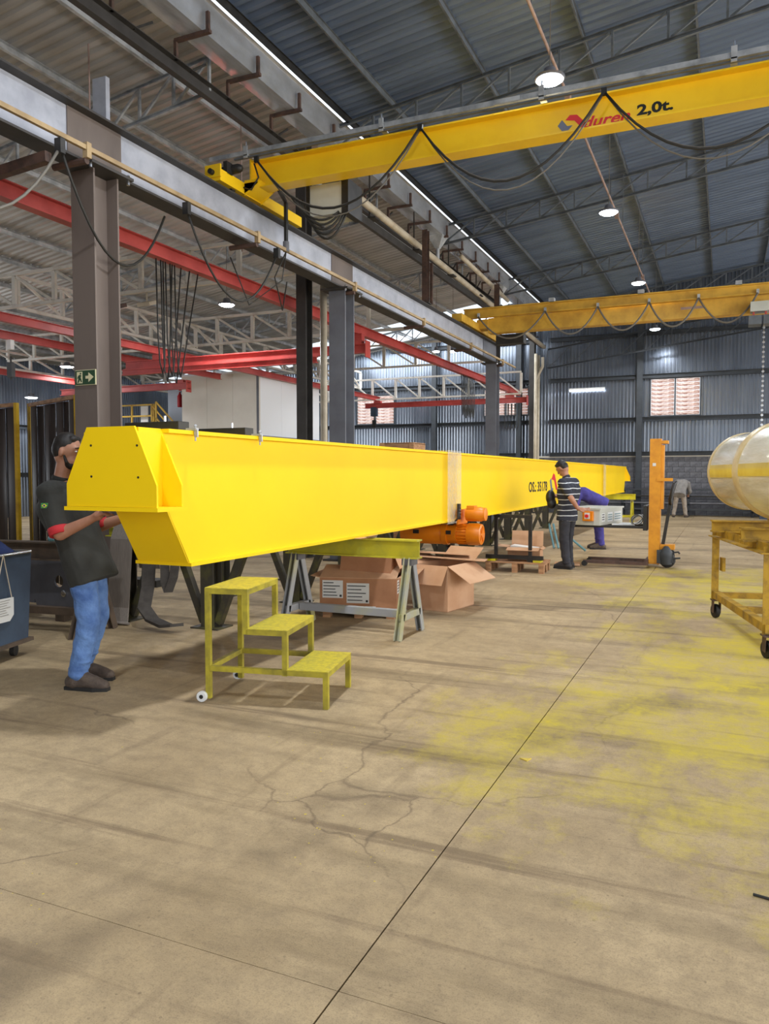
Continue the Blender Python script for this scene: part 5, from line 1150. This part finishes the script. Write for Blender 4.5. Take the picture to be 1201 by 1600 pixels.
for k in range(3): MB().b2(1.15, 2.15, 28.88, 28.9, 0.06 + k * 0.23, 0.26 + k * 0.23).build('drawer_front', M['cloth_blue'], tc)
wc = thing('wooden_crate', 'pale wooden crate whose top shows above the girder', 'crate', (-6.34, 15.0, 0))
for k in range(7):
    z = 0.15 + k * 0.29; MB().b2(-6.73, -5.95, 15.0, 15.03, z, z + 0.27).build('crate_board', M['wood'], wc); MB().b2(-5.98, -5.95, 15.03, 15.65, z, z + 0.27).build('crate_board', M['wood'], wc)
for x in (-6.68, -6.0): MB().b2(x - 0.05, x + 0.05, 14.97, 15.0, 0.0, 2.18).build('batten', M['wood'], wc)
MB().b2(-6.73, -5.95, 15.0, 15.65, 2.15, 2.18).build('crate_top', M['wood'], wc)
# bay clutter under the stands
for i, (x, yy, sx, sy, sz, mt, lab) in enumerate(((-9.6, 11.0, 1.2, 0.8, 0.55, 'steel_black', 'dark steel crate on the floor of the side bay'), (-8.8, 16.5, 1.4, 0.9, 0.7, 'plate_grey', 'grey steel bin on the floor behind the stands'), (-10.5, 20.5, 1.6, 1.0, 0.8, 'girt', 'dark steel bin far back in the side bay'))):
    t = thing('steel_bin', lab, 'bin', (x, yy, 0), group='steel bins in the side bay')
    for a in ((x - sx / 2, x + sx / 2, yy - sy / 2, yy - sy / 2 + 0.02, 0.1, sz), (x - sx / 2, x + sx / 2, yy + sy / 2 - 0.02, yy + sy / 2, 0.1, sz), (x - sx / 2, x - sx / 2 + 0.02, yy - sy / 2, yy + sy / 2, 0.1, sz), (x + sx / 2 - 0.02, x + sx / 2, yy - sy / 2, yy + sy / 2, 0.1, sz)): MB().b2(*a).build('side_plate', M[mt], t)
    MB().b2(x - sx / 2, x + sx / 2, yy - sy / 2, yy + sy / 2, 0.1, 0.12).build('bottom_plate', M[mt], t)
    for q in (-1, 1): MB().b2(x + q * sx * 0.35 - 0.05, x + q * sx * 0.35 + 0.05, yy - sy / 2, yy + sy / 2, 0, 0.1).build('skid', M[mt], t)
db = MB().b2(-7.6, -6.9, 8.1, 8.35, 0.0, 0.09).build('steel_offcut', M['steel_black']); tag(db, 'dark steel offcut lying on the floor behind the stands', 'offcut')
fr_ = MB().poly([(-0.965, 3.95, 0.001), (-0.905, 3.97, 0.001), (-0.92, 3.925, 0.001)], (0, 0, 0.006)).build('paint_scrap', M['tank_stripe']); tag(fr_, 'small yellow scrap of paper on the bare floor', 'scrap')
fr_ = MB().tube([(0.12, 2.98, 0.006), (0.22, 2.96, 0.006)], 0.005, 6).build('wire_scrap', M['cable']); tag(fr_, 'thin dark wire scrap lying on the floor', 'wire')

# ================================================================ PEOPLE
from mathutils import noise as mnoise
def remesh(mb, name, mat, parent, voxel, smooth=4, fold=0.0, freq=(7, 7, 14)):
    me = mb.mesh(name + '_raw', mat, ORG[parent.name] * 0); o_ = bpy.data.objects.new(name + '_raw', me); COL.objects.link(o_)
    m = o_.modifiers.new('r', 'REMESH'); m.mode = 'VOXEL'; m.voxel_size = voxel
    m2 = o_.modifiers.new('s', 'SMOOTH'); m2.iterations = smooth; m2.factor = 0.5
    bpy.context.view_layer.update()
    res = bpy.data.meshes.new_from_object(o_.evaluated_get(bpy.context.evaluated_depsgraph_get()))
    bpy.data.objects.remove(o_); bpy.data.meshes.remove(me)
    if fold:
        nv = [v.normal.copy() for v in res.vertices]
        for v, n_ in zip(res.vertices, nv):
            q = V(v.co.x * freq[0], v.co.y * freq[1], v.co.z * freq[2] + v.co.x * 5)
            v.co += n_ * (fold * (mnoise.noise(q) + 0.5 * mnoise.noise(q * 2.1)))
    res.materials.clear(); res.materials.append(mat); res.polygons.foreach_set('use_smooth', [True] * len(res.polygons)); res.name = name
    return link_mesh(res, name, parent)
def person(label, loc, rz, J, K, vox=0.011):
    """J: joints in the figure's own frame (x forward, y left, z up); K: clothing"""
    t = thing('person', label, 'person', loc, rz, local=True)
    J = {k: Vector(v) for k, v in J.items()}
    hc = J['head']; hp = K.get('head_pitch', 0); hr = Matrix.Rotation(R(hp), 3, 'Y')     # positive pitch looks down
    H = lambda x, y, z: hc + hr @ V(x, y, z)
    chest, pel, neck = J['chest'], J['pelvis'], J['neck']
    side = (J['shL'] - J['shR']).normalized()
    # body: one continuous skin
    b = MB()
    for q in (-0.075, 0, 0.075):
        b.cap(pel + side * q, chest + side * q * 1.15, 0.105, 0.115)
    b.cap(J['hipL'], J['hipR'], 0.105, 0.105); b.cap(J['shL'], J['shR'], 0.062, 0.062); b.cap(chest, neck, 0.1, 0.06); b.cap(neck, hc + hr @ V(-0.01, 0, -0.04), 0.055, 0.055)
    for S in 'LR':
        b.cap(J['sh' + S], J['el' + S], 0.052, 0.042); b.cap(J['el' + S], J['wr' + S], 0.047, 0.03)
        b.cap(J['hip' + S], J['kn' + S], 0.088, 0.06); b.cap(J['kn' + S], J['an' + S], 0.058, 0.04)
        b.cap(J['an' + S] + V(-0.03, 0, -0.03), J['an' + S].lerp(J['toe' + S], 0.7), 0.036, 0.026)
        # hand: palm, four fingers, thumb
        w = J['wr' + S]; hd = (J['ha' + S] - w).normalized(); pn = (w - J['el' + S]).cross(side); pn = pn.normalized() if pn.length > 1e-4 else V(0, 0, 1)
        ac = hd.cross(pn).normalized()
        b.cap(w, w + hd * 0.06, 0.026, 0.034)
        for i, (o_, ln) in enumerate(((-0.03, 0.07), (-0.01, 0.08), (0.01, 0.078), (0.03, 0.062))):
            k0 = w + hd * 0.085 + ac * o_; k1 = k0 + hd * ln * 0.5 - pn * 0.01; k2 = k1 + hd * ln * 0.35 - pn * 0.03
            b.cap(k0 - hd * 0.03, k1, 0.0105, 0.0095, 8); b.cap(k1, k2, 0.0095, 0.0085, 8)
        th = w + hd * 0.03 + ac * -0.03; b.cap(th, th + hd * 0.04 - ac * 0.03, 0.013, 0.011, 8); b.cap(th + hd * 0.04 - ac * 0.03, th + hd * 0.065 - ac * 0.032 - pn * 0.015, 0.011, 0.009, 8)
    # head: skull, jaw, nose, ears, brow
    b.ball(H(0, 0, 0.03), (0.092, 0.075, 0.1), 16, 12, hr); b.ball(H(0.03, 0, -0.055), (0.062, 0.055, 0.065), 14, 10, hr); b.ball(H(-0.02, 0, -0.02), (0.075, 0.066, 0.08), 14, 10, hr)
    b.cap(H(0.088, 0, 0.015), H(0.108, 0, -0.02), 0.011, 0.015, 8); b.cap(H(0.075, -0.035, 0.035), H(0.075, 0.035, 0.035), 0.018, 0.018, 8)
    for s_ in (-1, 1): b.ball(H(-0.005, s_ * 0.078, -0.005), (0.02, 0.009, 0.032), 10, 8, hr)
    body = remesh(b, 'body', M['skin'], t, vox * 0.75, 3)
    for s_ in (-1, 1):
        e_ = MB().ball(H(0.083, s_ * 0.03, 0.012), (0.01, 0.012, 0.006), 10, 8, hr).build('eye', M['eye_white'], t, smooth=True)
        MB().ball(H(0.0935, s_ * 0.03, 0.012), (0.003, 0.006, 0.006), 8, 6, hr).build('pupil', M['hair'], e_, smooth=True)
        MB().cap(H(0.092, s_ * 0.015, 0.038), H(0.085, s_ * 0.048, 0.036), 0.0055, 0.004, 8).build('eyebrow', M['hair'], t, smooth=True)
    MB().cap(H(0.09, -0.02, -0.062), H(0.09, 0.02, -0.062), 0.007, 0.007, 8).build('mouth', M['lip'], t, smooth=True)
    # hair cap and optional beard
    h = MB(); h.ball(H(-0.012, 0, 0.058), (0.092, 0.079, 0.086), 16, 12, hr); h.ball(H(-0.035, 0, 0.02), (0.078, 0.079, 0.088), 16, 12, hr); h.cap(H(0.05, -0.035, 0.098), H(0.05, 0.035, 0.098), 0.022, 0.022, 10)
    remesh(h, 'hair', M['hair'], t, vox * 0.8, 2)
    if K.get('beard'):
        h = MB(); h.ball(H(0.033, 0, -0.082), (0.056, 0.052, 0.04), 14, 10, hr)
        for s_ in (-1, 1): h.cap(H(0.01, s_ * 0.06, -0.02), H(0.03, s_ * 0.055, -0.07), 0.010, 0.014, 8)
        remesh(h, 'beard', M['hair'], t, vox * 0.8, 2)
    # shirt
    c = MB(); g = K.get('loose', 0.022)
    hem = K.get('hem', 0.0); hd = (pel - chest).normalized()
    for q in (-0.08, 0, 0.08): c.cap(chest + hd * 0.1 + side * q * 1.2, chest + side * q * 1.2, 0.11 + g, 0.115 + g)
    low = pel + hd * (hem + 0.1); fw = side.cross(hd).normalized(); n0 = len(c.v); NR = 8; NS = 24
    for r_ in range(NR + 1):
        f_ = r_ / NR; ce = chest.lerp(low, f_) + (pel - chest.lerp(low, 0.75)) * 0.0
        for a_ in range(NS):
            an = 2 * math.pi * a_ / NS; c.v.append(ce + side * ((0.192 + g * 0.8 - 0.012 * math.sin(math.pi * f_)) * math.cos(an)) + fw * ((0.112 + g + 0.012 * f_) * math.sin(an)))
    for r_ in range(NR):
        for a_ in range(NS): c.face([n0 + r_ * NS + a_, n0 + r_ * NS + (a_ + 1) % NS, n0 + (r_ + 1) * NS + (a_ + 1) % NS, n0 + (r_ + 1) * NS + a_])
    c.face([n0 + a_ for a_ in range(NS)][::-1]); c.face([n0 + NR * NS + a_ for a_ in range(NS)])
    c.cap(J['shL'], J['shR'], 0.066 + g * 0.6, 0.066 + g * 0.6); c.cap(chest, neck - (neck - chest) * 0.15, 0.1 + g, 0.066)
    sl = K.get('sleeve', 0.8)
    for S in 'LR':
        if sl <= 1.0: c.cap(J['sh' + S], J['sh' + S].lerp(J['el' + S], sl), 0.06 + g * 0.5, 0.058 + g * 0.5)
        else:
            c.cap(J['sh' + S], J['el' + S], 0.06 + g * 0.5, 0.052 + g * 0.5); c.cap(J['el' + S], J['el' + S].lerp(J['wr' + S], sl - 1), 0.052 + g * 0.5, 0.038 + g * 0.4)
    remesh(c, 'shirt', K['shirt'], t, vox, 3, 0.010, (8, 8, 5))
    nd = (hc - neck).normalized(); MB().lathe([(0.062, 0.0), (0.068, 0.03), (0.064, 0.05), (0.06, 0.05), (0.06, 0.0)], neck - nd * 0.03, nd, 16).build('collar', K.get('collar', K['shirt']), t, smooth=True)
    if K.get('cuff'):
        for S in 'LR':
            a_ = J['sh' + S].lerp(J['el' + S], sl); dd = (J['el' + S] - J['sh' + S]).normalized()
            MB().lathe([(0.058, 0), (0.073, 0.0), (0.073, 0.05), (0.066, 0.055), (0.058, 0.05)], a_ + dd * 0.01, dd, 16).build('sleeve_cuff', M['red_cuff'], t, smooth=True)
    # trousers
    c = MB()
    c.cap(J['hipL'], J['hipR'], 0.1, 0.1); c.cap(pel - side * 0.05, pel + side * 0.05, 0.112, 0.112)
    for S in 'LR':
        c.cap(J['hip' + S], J['kn' + S], 0.1, 0.08); c.cap(J['kn' + S], J['an' + S] + V(0, 0, 0.02), 0.08, 0.066)
        for k in range(3): f = J['kn' + S].lerp(J['an' + S], 0.72 + 0.12 * k); c.ball(f + V(0.004 * (-1) ** k, 0, 0), (0.078, 0.074, 0.022), 12, 6)
    remesh(c, 'trousers', K['trousers'], t, vox, 3, 0.009, (6, 6, 12))
    for S in 'LR':
        a_, to = J['an' + S], J['toe' + S]
        c = MB(); c.cap(V(a_.x - 0.045, a_.y, 0.055), V(to.x - 0.04, to.y, 0.05), 0.05, 0.045); c.cap(V(a_.x - 0.015, a_.y, 0.06), a_ + V(0.0, 0, 0.05), 0.06, 0.055); c.cap(V(a_.x + 0.02, a_.y, 0.09), V(to.x - 0.07, to.y, 0.06), 0.05, 0.045); c.cap(V(to.x - 0.06, to.y, 0.045), V(to.x, to.y, 0.04), 0.046, 0.038)
        shoe = remesh(c, 'boot', K['shoes'], t, vox, 2)
        dd = (to - a_); dd.z = 0; dd.normalize(); pp_ = V(-dd.y, dd.x, 0); h0 = V(a_.x, a_.y, 0) - dd * 0.088; h1 = V(to.x, to.y, 0) + dd * 0.032
        MB().poly([h0 - pp_ * 0.035, h0 + pp_ * 0.035, h0.lerp(h1, 0.7) + pp_ * 0.052, h1 + pp_ * 0.025, h1 - pp_ * 0.025, h0.lerp(h1, 0.7) - pp_ * 0.052], (0, 0, 0.025)).build('sole', M['rubber'], shoe)
    return t
# worker at the girder end, leaning back with his arms under the bracket
p1 = person('person in dark polo and blue jeans reaching under the girder end bracket', (-4.15, 4.13, 0), 16, dict(
    pelvis=(0.0, 0, 0.93), chest=(-0.13, 0, 1.27), neck=(-0.17, 0, 1.47), head=(-0.12, 0, 1.66),
    shL=(-0.15, 0.19, 1.38), elL=(-0.02, 0.25, 1.12), wrL=(0.22, 0.24, 1.20), haL=(0.32, 0.24, 1.24),
    shR=(-0.15, -0.19, 1.38), elR=(-0.04, -0.25, 1.10), wrR=(0.18, -0.24, 1.20), haR=(0.28, -0.24, 1.25),
    hipL=(0.01, 0.09, 0.88), knL=(0.03, 0.11, 0.48), anL=(-0.1, 0.12, 0.09), toeL=(0.1, 0.13, 0.045),
    hipR=(0.02, -0.09, 0.88), knR=(0.08, -0.11, 0.48), anR=(-0.0, -0.13, 0.09), toeR=(0.2, -0.14, 0.045)),
    dict(head_pitch=6, shirt=M['shirt_dark'], trousers=M['jeans'], shoes=M['boots'], sleeve=0.82, hem=0.1, loose=0.03, beard=True, cuff=True), vox=0.010)
fp = MB().b2(-0.155, -0.105, -0.283, -0.279, 1.275, 1.31).build('flag_patch', M['flag_green'], p1)
MB().poly([(-0.15, -0.283, 1.2925), (-0.13, -0.283, 1.279), (-0.11, -0.283, 1.2925), (-0.13, -0.283, 1.306)], (0, -0.002, 0)).build('flag_diamond', M['flag_yellow'], fp)
MB().lathe([(1e-4, 0), (0.007, 0), (0.007, 0.002), (1e-4, 0.002)], (-0.13, -0.285, 1.2925), (0, -1, 0), 10).build('flag_disc', M['flag_blue'], fp)
# worker in the striped polo, looking down
p2 = person('person in striped polo and dark trousers looking down beside the enclosure', (-2.3, 12.46, 0), 160, dict(
    pelvis=(0.0, 0, 0.93), chest=(-0.02, 0, 1.27), neck=(0.03, 0, 1.46), head=(0.10, 0, 1.60),
    shL=(-0.01, 0.19, 1.38), elL=(-0.2, 0.24, 1.14), wrL=(-0.28, 0.16, 0.97), haL=(-0.36, 0.12, 0.96),
    shR=(-0.01, -0.19, 1.38), elR=(0.04, -0.25, 1.12), wrR=(0.24, -0.16, 1.15), haR=(0.32, -0.12, 1.16),
    hipL=(0.0, 0.09, 0.88), knL=(0.0, 0.1, 0.48), anL=(-0.06, 0.11, 0.09), toeL=(0.13, 0.12, 0.045),
    hipR=(0.0, -0.09, 0.88), knR=(0.05, -0.11, 0.48), anR=(0.03, -0.12, 0.09), toeR=(0.22, -0.14, 0.045)),
    dict(head_pitch=38, shirt=M['striped_shirt'], trousers=M['trousers_dark'], shoes=M['shoes_dark'], sleeve=0.75, hem=0.06, collar=M['trousers_dark']), vox=0.013)
bgp = thing('shoulder_bag', 'black bag held in front by the person in striped polo', 'bag', (-2.5, 12.42, 1.08))
remesh(MB().ball((-0.07, 0.02, 0.06), (0.075, 0.12, 0.12), 14, 10).ball((-0.05, 0.02, -0.04), (0.075, 0.11, 0.09), 14, 10), 'bag_body', M['steel_black'], bgp, 0.012, 3)
# worker in purple overalls bent over behind the enclosure
p3 = person('person in purple overalls bent over the electrical enclosure', (-2.4, 16.0, 0), 195, dict(
    pelvis=(-0.12, 0, 0.93), chest=(0.24, 0, 1.12), neck=(0.42, 0, 1.10), head=(0.56, 0, 1.02),
    shL=(0.34, 0.18, 1.08), elL=(0.42, 0.22, 0.83), wrL=(0.58, 0.14, 0.78), haL=(0.66, 0.1, 0.76),
    shR=(0.34, -0.18, 1.08), elR=(0.42, -0.22, 0.83), wrR=(0.58, -0.14, 0.78), haR=(0.66, -0.1, 0.76),
    hipL=(-0.13, 0.09, 0.88), knL=(-0.08, 0.1, 0.48), anL=(-0.12, 0.11, 0.09), toeL=(0.08, 0.12, 0.045),
    hipR=(-0.13, -0.09, 0.88), knR=(-0.06, -0.11, 0.48), anR=(-0.1, -0.12, 0.09), toeR=(0.1, -0.13, 0.045)),
    dict(head_pitch=60, shirt=M['overall_purple'], trousers=M['overall_purple'], shoes=M['boots'], sleeve=1.7), vox=0.015)
# worker far back, bent forward at the bar rack
p4 = person('person in grey jacket stooping with back turned at the stock rack', (-1.44, 29.2, 0), 84, dict(
    pelvis=(-0.1, 0, 0.92), chest=(0.16, 0, 1.2), neck=(0.33, 0, 1.24), head=(0.45, 0.05, 1.2),
    shL=(0.26, 0.2, 1.2), elL=(0.34, 0.27, 0.92), wrL=(0.5, 0.2, 0.8), haL=(0.58, 0.18, 0.76),
    shR=(0.26, -0.2, 1.2), elR=(0.34, -0.27, 0.92), wrR=(0.5, -0.2, 0.8), haR=(0.58, -0.18, 0.76),
    hipL=(-0.1, 0.1, 0.87), knL=(-0.06, 0.15, 0.47), anL=(-0.1, 0.2, 0.09), toeL=(0.09, 0.24, 0.045),
    hipR=(-0.1, -0.1, 0.87), knR=(-0.06, -0.15, 0.47), anR=(-0.1, -0.2, 0.09), toeR=(0.09, -0.24, 0.045)),
    dict(head_pitch=50, shirt=M['coat_grey'], trousers=M['pants_beige'], shoes=M['boots'], sleeve=1.8, hem=0.1, loose=0.035), vox=0.018)
